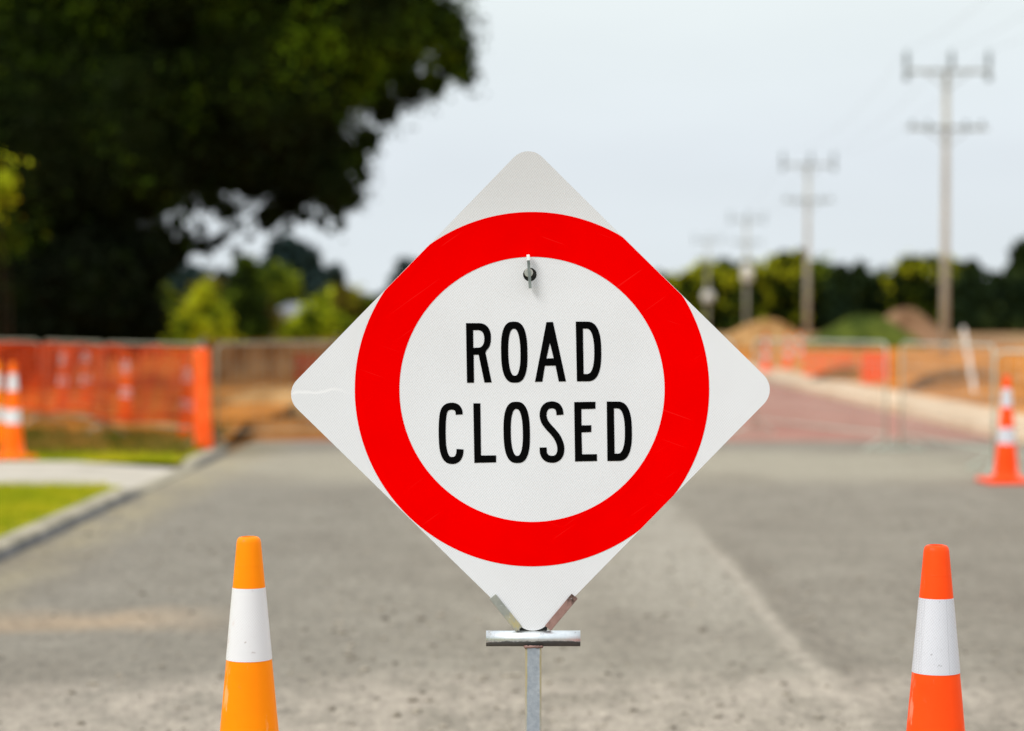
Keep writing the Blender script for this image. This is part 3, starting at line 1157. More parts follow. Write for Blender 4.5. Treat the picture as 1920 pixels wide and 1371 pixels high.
def field_z(x, y):
    t = min(1, max(0, (x - 6.8) / 1.6))
    b = 0.22 + 0.12 * hn(x, y) + rs.uniform(-0.04, 0.05)
    ridge = 0.12 * math.exp(-((x - 11.5 + 0.1 * (y - 40)) / 1.6) ** 2)
    e = 0.10 if t == 0 else 0.10 + t * (b + ridge)
    if y > 60:
        e = 0.1 + (e - 0.1) * max(0, 1 - (y - 60) / 50) - (y - 60) * 0.002
    return e


sheet('earth_field', [5.975] + lin(6.1, 60, 110), lin(12, 125, 130), field_z, M['soil'])


def heap(name, cx, cy, rx, ry, h, mat, label, seed, n=26, pw=1.6, base=-0.03):
    rnd = random.Random(seed)
    bm = bmesh.new()
    rings = []
    k = 40
    ph = [rnd.uniform(0, 6.28) for _ in range(6)]
    for j in range(n + 1):
        t = j / n
        ring = []
        for i in range(k):
            a = 2 * PI * i / k
            lump = 1 + 0.10 * math.sin(2 * a + ph[0]) + 0.07 * math.sin(3 * a + ph[1]) + 0.04 * math.sin(7 * a + ph[2])
            rr = t * lump
            z = h * (math.cos(min(1, t) * PI / 2) ** pw) * (1 + 0.06 * math.sin(5 * a + ph[3] + 4 * t)) + rnd.uniform(-0.03, 0.03) * h * (1 - t)
            ring.append(bm.verts.new((rx * rr * math.cos(a), ry * rr * math.sin(a), z)))
            if j == 0:
                break
        rings.append(ring)
    top = rings[0][0]
    for i in range(k):
        bm.faces.new((top, rings[1][i], rings[1][(i + 1) % k]))
    for a_, b_ in zip(rings[1:], rings[2:]):
        for i in range(k):
            j = (i + 1) % k
            bm.faces.new((a_[i], b_[i], b_[j], a_[j]))
    bmesh.ops.recalc_face_normals(bm, faces=bm.faces)
    o = from_bm(name, bm, mat, smooth=True, loc=(cx, cy, base))
    tag(o, label, 'soil heap', 'heaps of dug soil beyond the barriers')
    return o


def heap_px(px, ytop, Y, wpx, mat, label, seed, **kw):
    p_ = P(px, ytop, Y)
    return heap('soil_heap', p_.x, Y, wpx / F * Y, wpx / F * Y * 0.7, p_.z + 0.03, mat, label, seed, **kw)


heap_px(1440, 602, 100, 105, M['soil_tan'], 'pale tan pointed soil heap just right of the sign', 1, pw=1.2)
heap_px(1622, 594, 96, 125, M['green_heap'], 'rounded soil heap overgrown with green weeds', 2, pw=0.9)
heap_px(1700, 582, 112, 95, M['soil_red'], 'largest reddish brown soil heap behind the green one', 3, pw=1.3)
heap_px(1850, 634, 105, 70, M['soil_red'], 'low brown soil heap right of the nearest power pole', 4, pw=1.0)
heap_px(1800, 692, 38, 120, M['soil_dark'], 'dark orange brown soil ridge around the foot of the white stake', 9, pw=0.7)
heap_px(1590, 690, 44, 90, M['soil_dark'], 'low dark soil ridge under the orange netting piece at right', 10, pw=0.7)
heap_px(1000, 640, 60, 200, M['soil_red'], 'wide soil heap hidden largely behind the road sign', 6, pw=1.0)
heap_px(520, 728, 31, 190, M['soil_tan'], 'long light brown soil heap across the road behind the left barrier', 7, pw=0.8)
heap_px(505, 786, 25.3, 235, M['soil_dark'], 'low dark brown soil heap at the end of the asphalt', 8, pw=0.7)


# ================================================================== BARRIERS
def barrier(x0, y0, x1, y1, z, h, label, mats=('tube', 'wire'), r=0.0125):
    A, B = Vector((x0, y0, z)), Vector((x1, y1, z))
    ln = (B - A).length
    t = empty('steel_barrier', A, math.atan2(B.y - A.y, B.x - A.x))
    tag(t, label, 'barrier', 'tubular steel crowd barriers closing the work site')
    bm = bmesh.new()
    c = 0.09
    zt, zb = h, 0.17
    pts_ = []

    def arc(cx, cz, a0, a1):
        return [(cx + c * math.cos(a0 + (a1 - a0) * i / 6), 0, cz + c * math.sin(a0 + (a1 - a0) * i / 6)) for i in range(7)]
    pts_ = [(0, 0, 0.03)] + arc(c, zt - c, PI, PI / 2) + arc(ln - c, zt - c, PI / 2, 0) + [(ln, 0, 0.03)]
    add_tube(bm, pts_, r, 8)
    add_tube(bm, [(0, 0, zb), (ln, 0, zb)], r * 0.8, 8)
    from_bm('frame', bm, M[mats[0]], t, smooth=True)
    bm = bmesh.new()
    x = 0.11
    while x < ln - 0.05:
        add_tube(bm, [(x, 0, zb), (x, 0, zt)], 0.0035, 5, cap=False)
        x += 0.11
    for k in range(1, 4):
        zz = zb + (zt - zb) * k / 4
        add_tube(bm, [(0, 0.004, zz), (ln, 0.004, zz)], 0.003, 5, cap=False)
    from_bm('mesh_infill', bm, M[mats[1]], t)
    for xx in (0.0, ln):
        bm = bmesh.new()
        add_box(bm, (xx, 0, 0.012), (0.05, 0.5, 0.012), bevel=0.002)
        add_tube(bm, [(xx, -0.25, 0.015), (xx, -0.05, 0.13)], 0.01, 6)
        add_tube(bm, [(xx, 0.25, 0.015), (xx, 0.05, 0.13)], 0.01, 6)
        from_bm('foot', bm, M[mats[0]], t)
    return t


barrier(3.93, 22.4, 2.93, 25.75, 0.0, 1.13, 'long steel barrier between the sign and the paired posts', r=0.013)
barrier(4.08, 22.35, 4.42, 19.55, 0.0, 1.13, 'steel barrier running from the paired posts towards the right cone', r=0.012)
barrier(4.29, 18.95, 6.4, 17.9, 0.0, 1.09, 'steel barrier right behind the blurred right cone')
barrier(2.7, 26.1, 0.3, 26.6, 0.0, 1.12, 'steel barrier hidden for the most part behind the sign')
barrier(0.2, 26.4, -0.70, 24.3, 0.0, 1.12, 'angled steel barrier behind the lower left of the sign', ('tube_dull', 'tube_dull'))
barrier(-0.75, 24.1, -3.10, 22.35, 0.02, 1.10, 'steel barrier between the orange net bundle and the sign', ('tube_dull', 'tube_dull'))
NETL = [(-3.03, 21.3), (-4.45, 23.3), (-5.62, 25.6), (-7.9, 27.2)]
nl = ['rightmost steel barrier carrying orange netting', 'second steel barrier from the right carrying orange netting', 'leftmost steel barrier carrying orange netting']
for k in range(3):
    (xa, ya), (xb, yb) = NETL[k], NETL[k + 1]
    ee = 0.03
    barrier(xa + (xb - xa) * ee, ya + (yb - ya) * ee, xb - (xb - xa) * ee * 0.3, yb - (yb - ya) * ee * 0.3, 0.10, 1.02, nl[k], ('tube_dull', 'tube_dull'))


# orange safety netting: woven strands
def netting(path, z0, z1, label, step=0.055, wst=0.0235, mat='net', seed=0, sag=0.03):
    rnd = random.Random(seed)
    pv = [Vector((x, y, 0)) for x, y in path]
    segs = [(a, b, (b - a).length) for a, b in zip(pv, pv[1:])]
    tot = sum(s[2] for s in segs)

    def at(s, z):
        q = s
        for a, b, l_ in segs:
            if q <= l_ or (a, b, l_) == segs[-1]:
                d = (b - a) / l_
                n_ = Vector((-d.y, d.x, 0))
                if n_.y > 0:
                    n_ = -n_
                base = a + d * q
                break
            q -= l_
        wav = 0.02 * math.sin(s * 5.1 + z * 3) + 0.012 * math.sin(s * 13 + z * 9)
        zz = z - sag * abs(math.sin(s * PI / 1.1)) * (0.3 + 0.7 * (z - z0) / (z1 - z0)) + 0.03 * math.sin(s * 2.3) * (1 - (z - z0) / (z1 - z0))
        return base + n_ * (0.035 + wav) + Vector((0, 0, zz)), n_, d
    bm = bmesh.new()
    ns = int(tot / step)
    nzn = int((z1 - z0) / step)
    for i in range(ns + 1):
        s = i * tot / ns
        prev = None
        for j in range(nzn + 1):
            z = z0 + (z1 - z0) * j / nzn
            wob = 0.012 * (1 if (i + j) % 2 else -1)
            c_, n_, d = at(min(tot, max(0, s + wob)), z)
            a, b = bm.verts.new(c_ - d * wst / 2), bm.verts.new(c_ + d * wst / 2)
            if prev:
                bm.faces.new((prev[0], prev[1], b, a))
            prev = (a, b)
    for j in range(nzn + 1):
        z = z0 + (z1 - z0) * j / nzn
        prev = None
        for i in range(ns * 2 + 1):
            s = i * tot / (ns * 2)
            c_, n_, d = at(s, z)
            c_ = c_ + n_ * 0.003
            hh = wst * (0.5 if j not in (0, nzn) else 0.9)
            a, b = bm.verts.new(c_ - Vector((0, 0, hh))), bm.verts.new(c_ + Vector((0, 0, hh)))
            if prev:
                bm.faces.new((prev[0], a, b, prev[1]))
            prev = (a, b)
    o = from_bm('safety_netting', bm, M[mat])
    tag(o, label, 'netting', 'orange plastic safety netting')
    return o


netting(NETL, 0.33, 1.085, 'long orange safety netting hung along the left barriers', seed=1)
# bundle of netting wrapped round the end post
bm = bmesh.new()
rnd = random.Random(4)
rows_ = []
for j in range(22):
    z = 0.03 + 0.99 * j / 21
    row = []
    for i in range(28):
        a = 2 * PI * i / 28
        fold = 1 + 0.22 * math.sin(5 * a + 0.6 * math.sin(j * 0.5)) + 0.12 * math.sin(9 * a + j * 0.25) + rnd.uniform(-0.04, 0.04)
        row.append(bm.verts.new((0.072 * fold * math.cos(a) * (1.05 - 0.15 * j / 21), 0.05 * fold * math.sin(a), z)))
    rows_.append(row)
for a_, b_ in zip(rows_, rows_[1:]):
    for i in range(28):
        j = (i + 1) % 28
        bm.faces.new((a_[i], a_[j], b_[j], b_[i]))
bm.faces.new(rows_[-1])
bm.faces.new(rows_[0][::-1])
q = G(381, 21.25)
o = from_bm('net_bundle', bm, M['net_bright'], smooth=True, loc=(q.x, q.y, 0.06))
o.rotation_euler = (0, R(-1.0), 0)
tag(o, 'bright orange bundle of folded netting at the kerb end of the fence', 'netting', 'orange plastic safety netting')

# orange netting scraps far right
for (px0, px1, Y, z0, z1, lab) in ((1612, 1666, 40, 0.12, 0.70, 'bright orange netting piece left of the paired barrier posts'),
                                   (1505, 1602, 47, 0.06, 0.60, 'long faint orange netting piece left of the brightest far piece'),
                                   (548, 600, 34, 0.32, 0.75, 'small dim orange netting piece beyond the left barrier')):
    a, b = G(px0, Y), G(px1, Y + 0.6)
    netting([(a.x, a.y), ((a.x + b.x) / 2, a.y + 0.25), (b.x, b.y)], z0 + 0.1, z1 + 0.05, lab, 0.06, 0.045 if px0 > 1600 else 0.022, 'net_bright' if px0 > 1000 else 'net', 3)
more(c_rd, 'small far cone on the soil just right of the sign corner', 1436, 52, 0.12, 0.3)
more(c_rd, 'small far cone right of the one by the sign corner', 1478, 56, 0.1, 0.9)
more(c_rd, 'third small far cone from the sign corner', 1500, 60, 0.1, 0.2)

# tan shade-cloth fence in the left distance
bm = bmesh.new()
A, B = G(385, 42), G(760, 47)
ln = (B - A).length
tf = empty('cloth_fence', A, math.atan2(B.y - A.y, B.x - A.x))
tag(tf, 'low tan cloth fence on posts beyond the long soil heap', 'fence')
nx_, nz_ = 60, 8
g = []
for j in range(nz_ + 1):
    row = []
    for i in range(nx_ + 1):
        s = ln * i / nx_
        row.append(bm.verts.new((s, 0.06 * math.sin(i * 0.9) * math.sin(PI * j / nz_), 0.12 + 0.86 * j / nz_ - 0.03 * abs(math.sin(s * PI / 2)))))
    g.append(row)
for j in range(nz_):
    for i in range(nx_):
        bm.faces.new((g[j][i], g[j][i + 1], g[j + 1][i + 1], g[j + 1][i]))
from_bm('cloth', bm, M['shade'], tf, smooth=True)
s = 0
while s <= ln:
    bm = bmesh.new()
    add_tube(bm, [(s, 0.05, 0), (s, 0.05, 1.05)], 0.025, 7)
    from_bm('fence_post', bm, M['pole'], tf, smooth=True)
    s += 2.0

# leaning white stake
a, b = P(1806, 614, 36), P(1829, 745, 35.5)
b.z = min(b.z, 0.25)
bm = bmesh.new()
d = a - b
base = b - d * 0.10
add_tube(bm, [(0, 0, 0), a - base], 0.032, 6)
o = from_bm('marker_stake', bm, M['stake'], loc=base)
tag(o, 'leaning white marker stake in the orange soil behind the right barrier', 'stake')


# ================================================================== POWER POLES
def make_pole():
    t = empty('power_pole', (0, 0, 0))
    bm = bmesh.new()
    add_lathe(bm, [(0.14, 0), (0.125, 3), (0.108, 6), (0.088, 9.35)], 14)
    from_bm('pole', bm, M['pole'], t, smooth=True)
    for z, ln_ in ((9.25, 2.75), (7.45, 2.55)):
        bm = bmesh.new()
        add_box(bm, (0, -0.19, z), (ln_, 0.11, 0.10), bevel=0.01)
        add_tube(bm, [(-0.75, -0.19, z), (0, -0.15, z - 0.55)], 0.02, 6)
        add_tube(bm, [(0.75, -0.19, z), (0, -0.15, z - 0.55)], 0.02, 6)
        from_bm('cross_arm', bm, M['arm'], t)
    for x in (-1.3, 0.12, 1.3):
        bm = bmesh.new()
        add_lathe(bm, [(0.03, 9.3), (0.03, 9.42), (0.10, 9.45), (0.05, 9.52), (0.10, 9.57), (0.05, 9.64), (0.09, 9.70), (0.04, 9.82), (0.03, 9.92)], 10, cx=x, cy=-0.19)
        if abs(x) > 1:
            add_lathe(bm, [(0.05, 8.95), (0.10, 9.0), (0.10, 9.12), (0.06, 9.2)], 10, cx=x, cy=-0.19)
        from_bm('insulator', bm, M['insul'], t, smooth=True)
    for x in (-1.1, -0.6, 0.6, 1.1):
        bm = bmesh.new()
        add_lathe(bm, [(0.02, 7.5), (0.06, 7.55), (0.06, 7.62), (0.03, 7.68)], 8, cx=x, cy=-0.19)
        from_bm('insulator', bm, M['insul'], t, smooth=True)
    return t


PL = [(1771, 68, 'nearest and tallest power pole with two cross arms, at right'),
      (1513, 109, 'second nearest power pole, above the green trees'),
      (1399, 168, 'third power pole, left of the second nearest'),
      (1326, 212, 'farthest and smallest power pole, nearest to the sign edge')]
pole0 = make_pole()
locs = []
for i, (px, Y, lab) in enumerate(PL):
    o = pole0 if i == 0 else copy_tree(pole0)
    tag(o, lab, 'power pole', 'power poles in a row on the right')
    q = G(px, Y)
    o.location = (q.x, Y, 0.0)
    if i == 0:
        o.rotation_euler = (0, R(0.15), 0)
    locs.append(Vector((q.x, Y, 0)))
# transformer drum on the far pole and a pale box on the third
for i, (pxx, pyy, w_, h_, lab) in enumerate(((1322, 556, 0.55, 0.95, None), (1396, 512, 0.42, 1.3, None))):
    idx = 3 - i
    Y = PL[idx][1] - 0.55
    pz_ = P(pxx, pyy, Y)
    bm = bmesh.new()
    add_lathe(bm, [(w_ * 0.8, -h_ / 2), (w_, -h_ / 2 + 0.08), (w_, h_ / 2 - 0.1), (w_ * 0.7, h_ / 2)], 16)
    par = [o for o in COL.objects if o.name.startswith('power_pole') and abs(o.location.y - PL[idx][1]) < 0.1][0]
    o = from_bm('transformer', bm, noisy('pale_transformer', (0.6, 0.58, 0.52), (0.7, 0.68, 0.62), 3, 0.6, 0.3), par, smooth=True, loc=(0, -w_ - 0.05, pz_.z))
# wires
wl = ['left overhead wire joining the power pole tops', 'middle overhead wire joining the power pole tops', 'right overhead wire joining the power pole tops']
for k, x in enumerate((-1.3, 0.12, 1.3)):
    bm = bmesh.new()
    nodes = [Vector((10.6 + x, 24, 9.9))] + [l_ + Vector((x, -0.19, 9.92)) for l_ in locs]
    for a, b in zip(nodes, nodes[1:]):
        pp = []
        for i in range(17):
            tt = i / 16
            p_ = a.lerp(b, tt)
            p_.z -= 1.1 * 4 * tt * (1 - tt) * (a - b).length / 50
            pp.append(p_)
        add_tube(bm, pp, 0.0045, 5)
    o = from_bm('overhead_wire', bm, M['insul'])
    tag(o, wl[k], 'wire', 'overhead wires')


# ================================================================== TREES
def leaf_mesh(blobs, n, size, seed, core=0.80, clump=10, sig=0.16, shell=(0.70, 1.03), origin=Vector((0, 0, 0)), flat=1.0, taper=None):
    """blobs: (x, y, z, r). Small leaf faces gathered in clumps over the blobs, dark core inside."""
    rng = np.random.default_rng(seed)
    B = np.array([[b[0], b[1], b[2], b[3]] for b in blobs], float)
    wgt = B[:, 3] ** 2
    wgt /= wgt.sum()
    nc = max(1, n // clump)
    bi = rng.choice(len(B), nc, p=wgt)
    d = rng.normal(size=(nc, 3))
    d /= np.linalg.norm(d, axis=1)[:, None]
    rr = rng.uniform(shell[0], shell[1], nc)
    lump = 1 + 0.10 * np.sin(d[:, 0] * 7 + bi) * np.sin(d[:, 2] * 6 + bi * 2)
    c = B[bi, :3] + d * (B[bi, 3] * rr * lump)[:, None] * np.array([1, 1, flat])
    cs = np.minimum(sig * 3, B[bi, 3] * 0.28) * rng.uniform(0.6, 1.3, nc)
    cen = np.repeat(c, clump, 0) + rng.normal(size=(nc * clump, 3)) * np.repeat(cs, clump)[:, None] * 0.6
    cen = cen[cen[:, 2] > 0.05]
    # stray sprigs reaching past the crown
    ne = max(4, nc // 9)
    be = rng.choice(len(B), ne, p=wgt)
    de = rng.normal(size=(ne, 3))
    de /= np.linalg.norm(de, axis=1)[:, None]
    ce = B[be, :3] + de * (B[be, 3] * rng.uniform(1.02, 1.16, ne))[:, None]
    ex = np.repeat(ce, clump, 0) + rng.normal(size=(ne * clump, 3)) * sig
    cen = np.concatenate([cen, ex[ex[:, 2] > 0.05]])
    m = len(cen)
    a = rng.normal(size=(m, 3))
    a /= np.linalg.norm(a, axis=1)[:, None]
    t = rng.normal(size=(m, 3))
    b = np.cross(a, t)
    b /= np.linalg.norm(b, axis=1)[:, None]
    s = size * rng.uniform(0.55, 1.3, m)[:, None]
    v = np.zeros((m, 4, 3))
    v[:, 0] = cen - a * s
    v[:, 1] = cen - b * s * 0.5
    v[:, 2] = cen + a * s
    v[:, 3] = cen + b * s * 0.5
    verts = v.reshape(-1, 3)
    faces = np.arange(m * 4).reshape(-1, 4)
    nleaf = m
    cv, cf = [], []
    off = m * 4
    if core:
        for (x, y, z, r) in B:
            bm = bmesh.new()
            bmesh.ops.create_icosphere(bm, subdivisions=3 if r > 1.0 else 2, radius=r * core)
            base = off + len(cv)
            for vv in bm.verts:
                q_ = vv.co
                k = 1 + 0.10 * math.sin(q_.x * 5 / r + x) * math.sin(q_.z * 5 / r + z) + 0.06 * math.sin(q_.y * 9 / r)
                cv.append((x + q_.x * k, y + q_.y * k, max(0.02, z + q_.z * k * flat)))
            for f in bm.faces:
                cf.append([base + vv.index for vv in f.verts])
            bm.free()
    allv = np.concatenate([verts, np.array(cv)]) if cv else verts
    allv = allv - np.array(origin)
    me = bpy.data.meshes.new('crown')
    nf = nleaf + len(cf)
    me.vertices.add(len(allv))
    me.vertices.foreach_set('co', allv.ravel())
    li = np.concatenate([faces.ravel(), np.array(cf, int).ravel()]) if cf else faces.ravel()
    me.loops.add(len(li))
    me.loops.foreach_set('vertex_index', li.astype(np.int32))
    me.polygons.add(nf)
    ls = np.concatenate([np.arange(0, nleaf * 4, 4), nleaf * 4 + np.arange(0, len(cf) * 3, 3)])
    me.polygons.foreach_set('loop_start', ls.astype(np.int32))
    mi = np.zeros(nf, np.int32)
    mi[nleaf:] = 1
    me.update(calc_edges=True)
    me.polygons.foreach_set('material_index', mi)
    return me


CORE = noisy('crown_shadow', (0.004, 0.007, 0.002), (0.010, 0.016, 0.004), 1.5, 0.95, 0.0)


def tree(name, x, y, blobs, n, size, mat, label, cat, group, seed, trunk_r=0.2, trunk_h=2.0, core=0.8, limbs=4, core_mat=None, trunk=True, **kw):
    o = Vector((x, y, 0))
    t = empty(name, o)
    tag(t, label, cat, group)
    me = leaf_mesh(blobs, n, size, seed, core=core, origin=o, **kw)
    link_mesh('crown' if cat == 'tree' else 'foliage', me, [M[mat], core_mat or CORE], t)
    if trunk:
        rnd = random.Random(seed)
        bm = bmesh.new()
        lean = rnd.uniform(-0.05, 0.05)
        tp = [(lean * z, 0.4 * lean * z, z) for z in (0, trunk_h * 0.12, trunk_h * 0.5, trunk_h)]
        add_tube(bm, tp, trunk_r, 12, radii=[trunk_r * 1.35, trunk_r * 1.05, trunk_r * 0.85, trunk_r * 0.6])
        bl = sorted(blobs, key=lambda b: -b[3])[:limbs]
        for b in bl:
            e = Vector((b[0], b[1], b[2])) - o
            s_ = Vector(tp[2]).lerp(Vector(tp[3]), rnd.random())
            mid = s_.lerp(e, 0.5) + Vector((0, 0, -0.08 * (e - s_).length))
            add_tube(bm, [s_, mid, e], 0.1, 7, radii=[trunk_r * 0.5, trunk_r * 0.35, trunk_r * 0.15])
        from_bm('trunk', bm, M['bark'], t, smooth=True)
    return t


# --- the big dark tree at left
D0 = 40.0
raw = [(330, -150, 330, 0), (-40, 0, 330, 0.5), (-330, 100, 320, 0), (590, -60, 262, 0), (100, -420, 380, 0), (-200, -300, 330, 1),
       (520, 150, 165, -0.6), (400, 200, 180, 0.5), (200, 250, 200, -1), (0, 290, 250, -1.2), (90, 430, 205, 0.3), (640, 100, 130, 0.6), (740, 60, 95, 0),
       (590, 290, 88, 0), (560, 330, 70, 0.8), (620, 350, 52, -0.5), (470, 300, 90, 0.4), (350, 290, 95, 0.4), (260, 330, 90, 1),
       (825, 50, 55, 0), (850, 115, 42, 0.3), (815, 160, 28, 0.2), (868, 132, 24, 0), (505, 405, 30, 0), (545, 372, 35, 0.5), (655, 372, 26, 0.3), (633, 400, 18, 0.2),
       (350, 455, 22, 0), (378, 462, 20, 0), (405, 455, 17, 0.2), (330, 480, 30, 0.3), (300, 450, 34, 0.4), (430, 398, 20, 0), (395, 375, 26, 0), (360, 385, 14, 0), (680, 330, 18, 0), (765, 165, 38, 0), (722, 208, 34, 0.3), (690, 262, 30, 0), (640, 422, 12, 0), (600, 418, 15, 0.2), (572, 408, 15, 0), (668, 300, 30, 0.2), (880, 150, 14, 0), (450, 425, 12, 0), (420, 440, 12, 0), (860, 90, 30, 0), (330, 420, 16, 0.4), (375, 425, 11, 0), (352, 405, 9, 0.2), (545, 425, 10, 0), (520, 440, 8, 0.3), (470, 445, 9, 0), (440, 470, 10, 0), (620, 436, 8, 0),
       (-300, 420, 260, 0.5), (40, 560, 150, 0.6)]
blobs = []
for px, py, r, dy in raw:
    p_ = P(px, py, D0 + dy)
    rm = r / F * D0
    blobs.append((p_.x, D0 + dy, max(p_.z, rm * 0.75), rm))
q = G(70, D0)
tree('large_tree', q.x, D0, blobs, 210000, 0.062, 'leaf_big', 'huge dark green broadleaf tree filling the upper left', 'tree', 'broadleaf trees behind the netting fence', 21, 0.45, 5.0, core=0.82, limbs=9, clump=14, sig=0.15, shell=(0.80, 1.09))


def shrub(px, D, pts_, n, size, mat, label, group, seed, name='shrub', cat='shrub', **kw):
    bl = []
    for (bx, by, r) in pts_:
        p_ = P(bx, by, D)
        bl.append((p_.x, D + random.uniform(-0.3, 0.3) * r / F * D, max(p_.z, r / F * D * 0.6), r / F * D))
    rnd_ = random.Random(seed * 7 + 1)
    extra = []
    for (x_, y_, z_, r_) in bl:
        for _ in range(3):
            f_ = rnd_.uniform(0.30, 0.55)
            extra.append((x_ + rnd_.uniform(-0.95, 0.95) * r_, y_ + rnd_.uniform(-0.6, 0.6) * r_, max(r_ * f_, z_ + rnd_.uniform(-0.8, 1.05) * r_), r_ * f_))
    bl += extra
    q_ = G(px, D)
    return tree(name, q_.x, D, bl, n, size, mat, label, cat, group, seed, **kw)


SG = 'shrubs growing beyond the netting fence'
# black shrubs beneath the big tree
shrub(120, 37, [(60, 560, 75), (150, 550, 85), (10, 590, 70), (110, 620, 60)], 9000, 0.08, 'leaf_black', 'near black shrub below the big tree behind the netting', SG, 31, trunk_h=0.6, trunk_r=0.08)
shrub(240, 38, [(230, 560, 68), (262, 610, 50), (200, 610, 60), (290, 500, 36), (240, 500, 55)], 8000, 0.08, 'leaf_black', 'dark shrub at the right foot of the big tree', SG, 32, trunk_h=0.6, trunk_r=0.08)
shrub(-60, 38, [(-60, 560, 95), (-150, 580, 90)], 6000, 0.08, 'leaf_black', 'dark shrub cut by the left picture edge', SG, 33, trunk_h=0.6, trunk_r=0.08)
# lime young tree on the left picture edge
shrub(5, 31, [(-2, 352, 20), (-34, 380, 32), (16, 336, 9), (20, 366, 8)], 1800, 0.06, 'leaf_lime', 'lime green spray of young leaves at the left picture edge', 'broadleaf trees behind the netting fence', 34, name='young_tree', cat='tree', trunk_h=2.6, trunk_r=0.02, core=0.6, limbs=4)
shrub(20, 33, [(15, 425, 24), (-30, 440, 38), (38, 432, 12), (-15, 480, 24)], 2600, 0.07, 'leaf_dull', 'duller green young tree just under the lime leaves', 'broadleaf trees behind the netting fence', 35, name='young_tree', cat='tree', trunk_h=1.8, trunk_r=0.02, core=0.6, limbs=4)

# mid distance shrubs and trees between the big tree and the sign
BG = 'garden trees and shrubs in the left distance'
shrub(465, 85, [(465, 530, 32), (462, 570, 38), (470, 610, 38), (462, 500, 18)], 5000, 0.16, 'leaf_dull', 'upright dark olive shrub in the middle of the left distance', BG, 41, cat='shrub', trunk_h=0.8, trunk_r=0.1)
shrub(395, 75, [(378, 566, 20), (398, 598, 26), (358, 586, 18), (412, 625, 24)], 4200, 0.13, 'leaf_lime', 'yellow green shrub left of the upright olive one', BG, 42, trunk_h=0.6, trunk_r=0.08)
shrub(345, 62, [(350, 625, 28), (330, 635, 24), (372, 615, 20)], 2600, 0.11, 'leaf_lime', 'brightest lime shrub low behind the netting fence', BG, 43, trunk_h=0.4, trunk_r=0.06)
shrub(290, 70, [(285, 585, 28), (300, 610, 26), (270, 570, 15)], 2200, 0.11, 'leaf_green', 'dim green shrub at the edge of the big tree shade', BG, 44, trunk_h=0.4, trunk_r=0.06)
shrub(525, 120, [(520, 535, 32), (500, 525, 22), (545, 550, 22), (522, 570, 26)], 3500, 0.22, 'leaf_green', 'mid green round tree in front of the blue green conifer', BG, 45, name='garden_tree', cat='tree', trunk_h=1.8, trunk_r=0.2)
shrub(590, 90, [(590, 605, 36), (560, 622, 26), (625, 618, 30), (545, 632, 20), (650, 628, 26)], 3800, 0.15, 'leaf_lime', 'low lime hedge shrub left of the sign edge', BG, 46, trunk_h=0.4, trunk_r=0.08)
shrub(640, 96, [(640, 562, 27), (622, 585, 24), (662, 575, 24), (640, 600, 30)], 3400, 0.16, 'leaf_rust', 'rusty olive bush beside the left edge of the sign', BG, 47, trunk_h=0.7, trunk_r=0.1)
shrub(600, 97, [(605, 590, 16), (600, 610, 18)], 1200, 0.15, 'leaf_rust', 'small rusty bush left of the larger rusty one', BG, 48, trunk_h=0.5, trunk_r=0.08)
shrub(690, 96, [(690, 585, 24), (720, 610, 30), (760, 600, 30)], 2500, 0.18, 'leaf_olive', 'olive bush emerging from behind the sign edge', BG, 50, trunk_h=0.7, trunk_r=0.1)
shrub(555, 190, [(550, 462, 22), (532, 488, 30), (570, 492, 34), (595, 530, 32), (545, 540, 40), (610, 560, 30), (570, 570, 40), (510, 480, 14), (522, 520, 34)], 7000, 0.36, 'leaf_blue', 'blue green conifer rising highest in the left distance', BG, 51, name='conifer', cat='tree', trunk_h=4, trunk_r=0.4)
shrub(340, 150, [(330, 545, 40), (370, 535, 34), (300, 560, 34), (405, 560, 30), (430, 540, 22)], 4500, 0.30, 'leaf_blue', 'dim blue green tree seen below the big tree branches', BG, 52, name='far_tree', cat='tree', trunk_h=3, trunk_r=0.3)
shrub(765, 150, [(765, 520, 26), (790, 540, 34), (745, 560, 26), (760, 498, 14)], 2500, 0.30, 'leaf_blue', 'dark far tree peeping over the upper left sign edge', BG, 53, name='far_tree', cat='tree', trunk_h=3, trunk_r=0.3)


shrub(430, 100, [(430, 600, 26), (420, 622, 24), (440, 570, 22), (405, 545, 22)], 2600, 0.17, 'leaf_rust', 'olive bush between the yellow green shrub and the upright one', BG, 54, trunk_h=0.5, trunk_r=0.08)
shrub(500, 92, [(505, 612, 24), (520, 630, 20), (495, 590, 20)], 2200, 0.15, 'leaf_rust', 'rusty brown bush right of the upright olive shrub', BG, 55, trunk_h=0.5, trunk_r=0.08)
shrub(320, 92, [(320, 590, 28), (305, 560, 22), (335, 612, 24), (300, 625, 24)], 2600, 0.15, 'leaf_olive', 'olive bush behind the dim green shrub at the big tree shade', BG, 56, trunk_h=0.5, trunk_r=0.08)


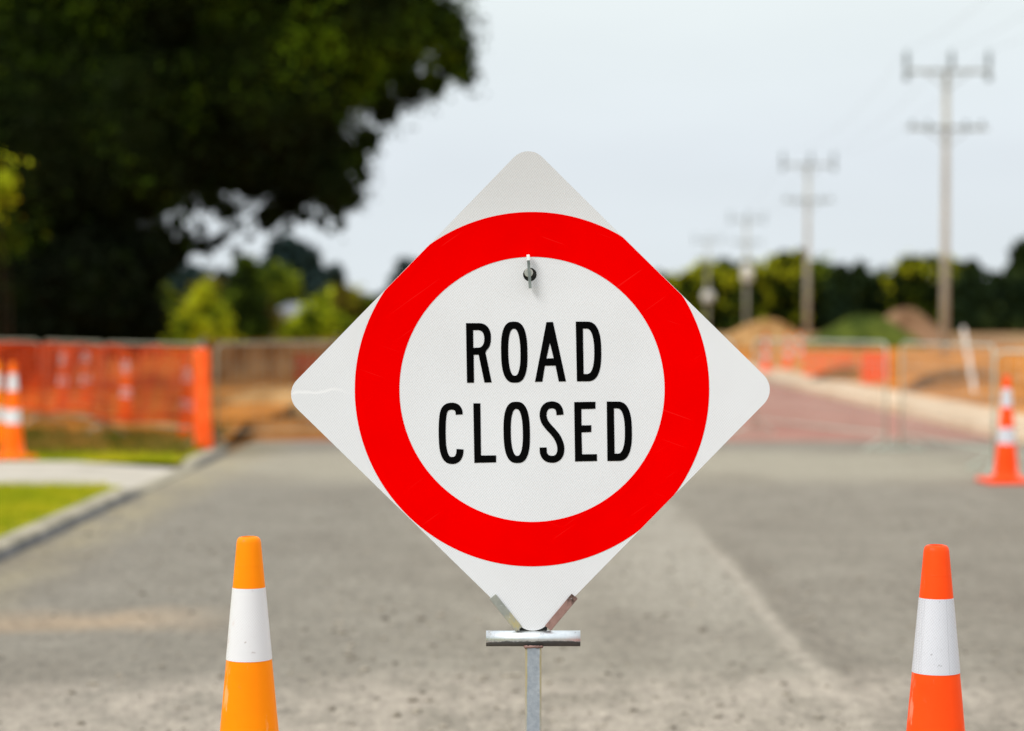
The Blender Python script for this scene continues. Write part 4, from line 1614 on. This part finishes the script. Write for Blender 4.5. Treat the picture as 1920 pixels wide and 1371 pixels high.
# houses
def house(px, Y, wpx, eave_y, ridge_y, label, rz=0.0):
    c = G(px, Y)
    t = empty('house', c, rz)
    tag(t, label, 'house', 'houses in the left distance')
    wd_ = wpx / F * Y
    ze, zr = P(px, eave_y, Y).z, P(px, ridge_y, Y).z
    dp = 7.0
    bm = bmesh.new()
    add_box(bm, (0, dp / 2, ze / 2), (wd_, dp, ze))
    from_bm('wall', bm, M['house_wall'], t)
    bm = bmesh.new()
    o_ = 0.45
    v = [bm.verts.new(p) for p in ((-wd_ / 2 - o_, -o_, ze), (wd_ / 2 + o_, -o_, ze), (wd_ / 2 + o_, dp + o_, ze), (-wd_ / 2 - o_, dp + o_, ze), (-wd_ / 2 + wd_ * 0.2, dp / 2, zr), (wd_ / 2 - wd_ * 0.2, dp / 2, zr))]
    for f in ((0, 1, 5, 4), (1, 2, 5), (2, 3, 4, 5), (3, 0, 4), (3, 2, 1, 0)):
        bm.faces.new([v[i] for i in f])
    bmesh.ops.recalc_face_normals(bm, faces=bm.faces)
    from_bm('roof', bm, M['house_roof'], t)
    for xx in (-0.28, 0.2):
        bm = bmesh.new()
        add_box(bm, (wd_ * xx, -0.02, ze * 0.55), (wd_ * 0.16, 0.06, ze * 0.36), bevel=0.01)
        from_bm('window', bm, M['glass'], t)


house(548, 108, 60, 588, 568, 'pale house with grey roof between the lime hedge and conifer')
house(345, 95, 50, 582, 566, 'pale house half hidden behind the lime shrubs at left')

# --- tree line on the right
TG = 'trees of the long row on the right'
row = [(1288, 516, 30, 'o', 'leftmost olive tree of the right row, at the sign edge'),
       (1318, 500, 34, 'o', 'olive tree behind the farthest power pole'),
       (1356, 497, 36, 'c', 'dark tree between the farthest and the third power pole'),
       (1402, 492, 40, 'o', 'olive tree behind the third power pole'),
       (1468, 474, 52, 'o', 'tall rounded olive tree left of the second power pole'),
       (1528, 492, 38, 'g', 'tree with yellow green top behind the second power pole'),
       (1578, 502, 30, 'c', 'narrow dark conifer right of the second power pole'),
       (1612, 500, 30, 'c', 'dark conifer above the left end of the green heap'),
       (1652, 512, 30, 'c', 'low dark conifer above the middle of the green heap'),
       (1716, 484, 50, 'o', 'broad yellow topped olive tree left of the tallest pole'),
       (1776, 494, 34, 'o', 'olive tree directly behind the tallest pole'),
       (1822, 498, 36, 'c', 'dark conifer just right of the tallest pole'),
       (1868, 520, 34, 'c', 'lower dark conifer in the dip of the right row'),
       (1918, 466, 44, 'c', 'tall dark conifer at the right picture edge'),
       (1250, 520, 30, 'o', 'olive tree mostly hidden behind the sign edge')]
for i, (px, top, w_, kd, lab) in enumerate(row):
    top -= 9
    Y = 225 + (i * 37 % 11) - 5
    rnd = random.Random(100 + i)
    bl = []
    k = 0
    if kd == 'c':
        yy = top + 10
        r = w_ * 0.40
        while yy < 650:
            for _ in range(2):
                bl.append((px + rnd.uniform(-0.35, 0.35) * r, yy + rnd.uniform(-5, 5), r))
            yy += r * 0.8
            r = min(w_ * 1.0, r * 1.25)
        mat = 'leaf_conifer'
    else:
        bl.append((px, top + w_ * 0.75, w_ * 0.75))
        for _ in range(7):
            bl.append((px + rnd.uniform(-0.6, 0.6) * w_, top + w_ * rnd.uniform(0.7, 1.5), w_ * rnd.uniform(0.4, 0.65)))
        for yy in (0.45, 0.7, 0.9):
            for sx in (-0.5, 0.4):
                bl.append((px + sx * w_, top + (650 - top) * yy, w_ * 0.6))
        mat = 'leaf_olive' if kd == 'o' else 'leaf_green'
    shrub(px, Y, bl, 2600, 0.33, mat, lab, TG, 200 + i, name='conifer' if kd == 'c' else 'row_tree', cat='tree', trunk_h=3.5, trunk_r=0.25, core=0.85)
# far hedge behind the row: reads as one mass
rng = random.Random(9)
bl = []
for k in range(90):
    px = 700 + k * 15
    yy = 560 + rng.uniform(-10, 8)
    Y = 262
    p_ = P(px, yy + 30, Y)
    bl.append((p_.x, Y + rng.uniform(-2, 2), p_.z, 3.0 * rng.uniform(0.8, 1.2)))
me = leaf_mesh(bl, 16000, 0.5, 77, core=0.9, origin=Vector((0, 0, 0)))
o = link_mesh('far_wood', me, [M['leaf_conifer'], CORE])
tag(o, 'dark far wood forming one mass behind the right tree row', 'wood', kind='stuff')
bl = []
for k in range(60):
    px = -150 + k * 16
    Y = 275
    p_ = P(px, 598 + rng.uniform(-8, 8), Y)
    bl.append((p_.x, Y + rng.uniform(-2, 2), p_.z, 2.8 * rng.uniform(0.8, 1.2)))
me = leaf_mesh(bl, 9000, 0.5, 78, core=0.9)
o = link_mesh('far_wood', me, [M['leaf_conifer'], CORE])
tag(o, 'low far wood on the horizon behind the garden shrubs at left', 'wood', kind='stuff')
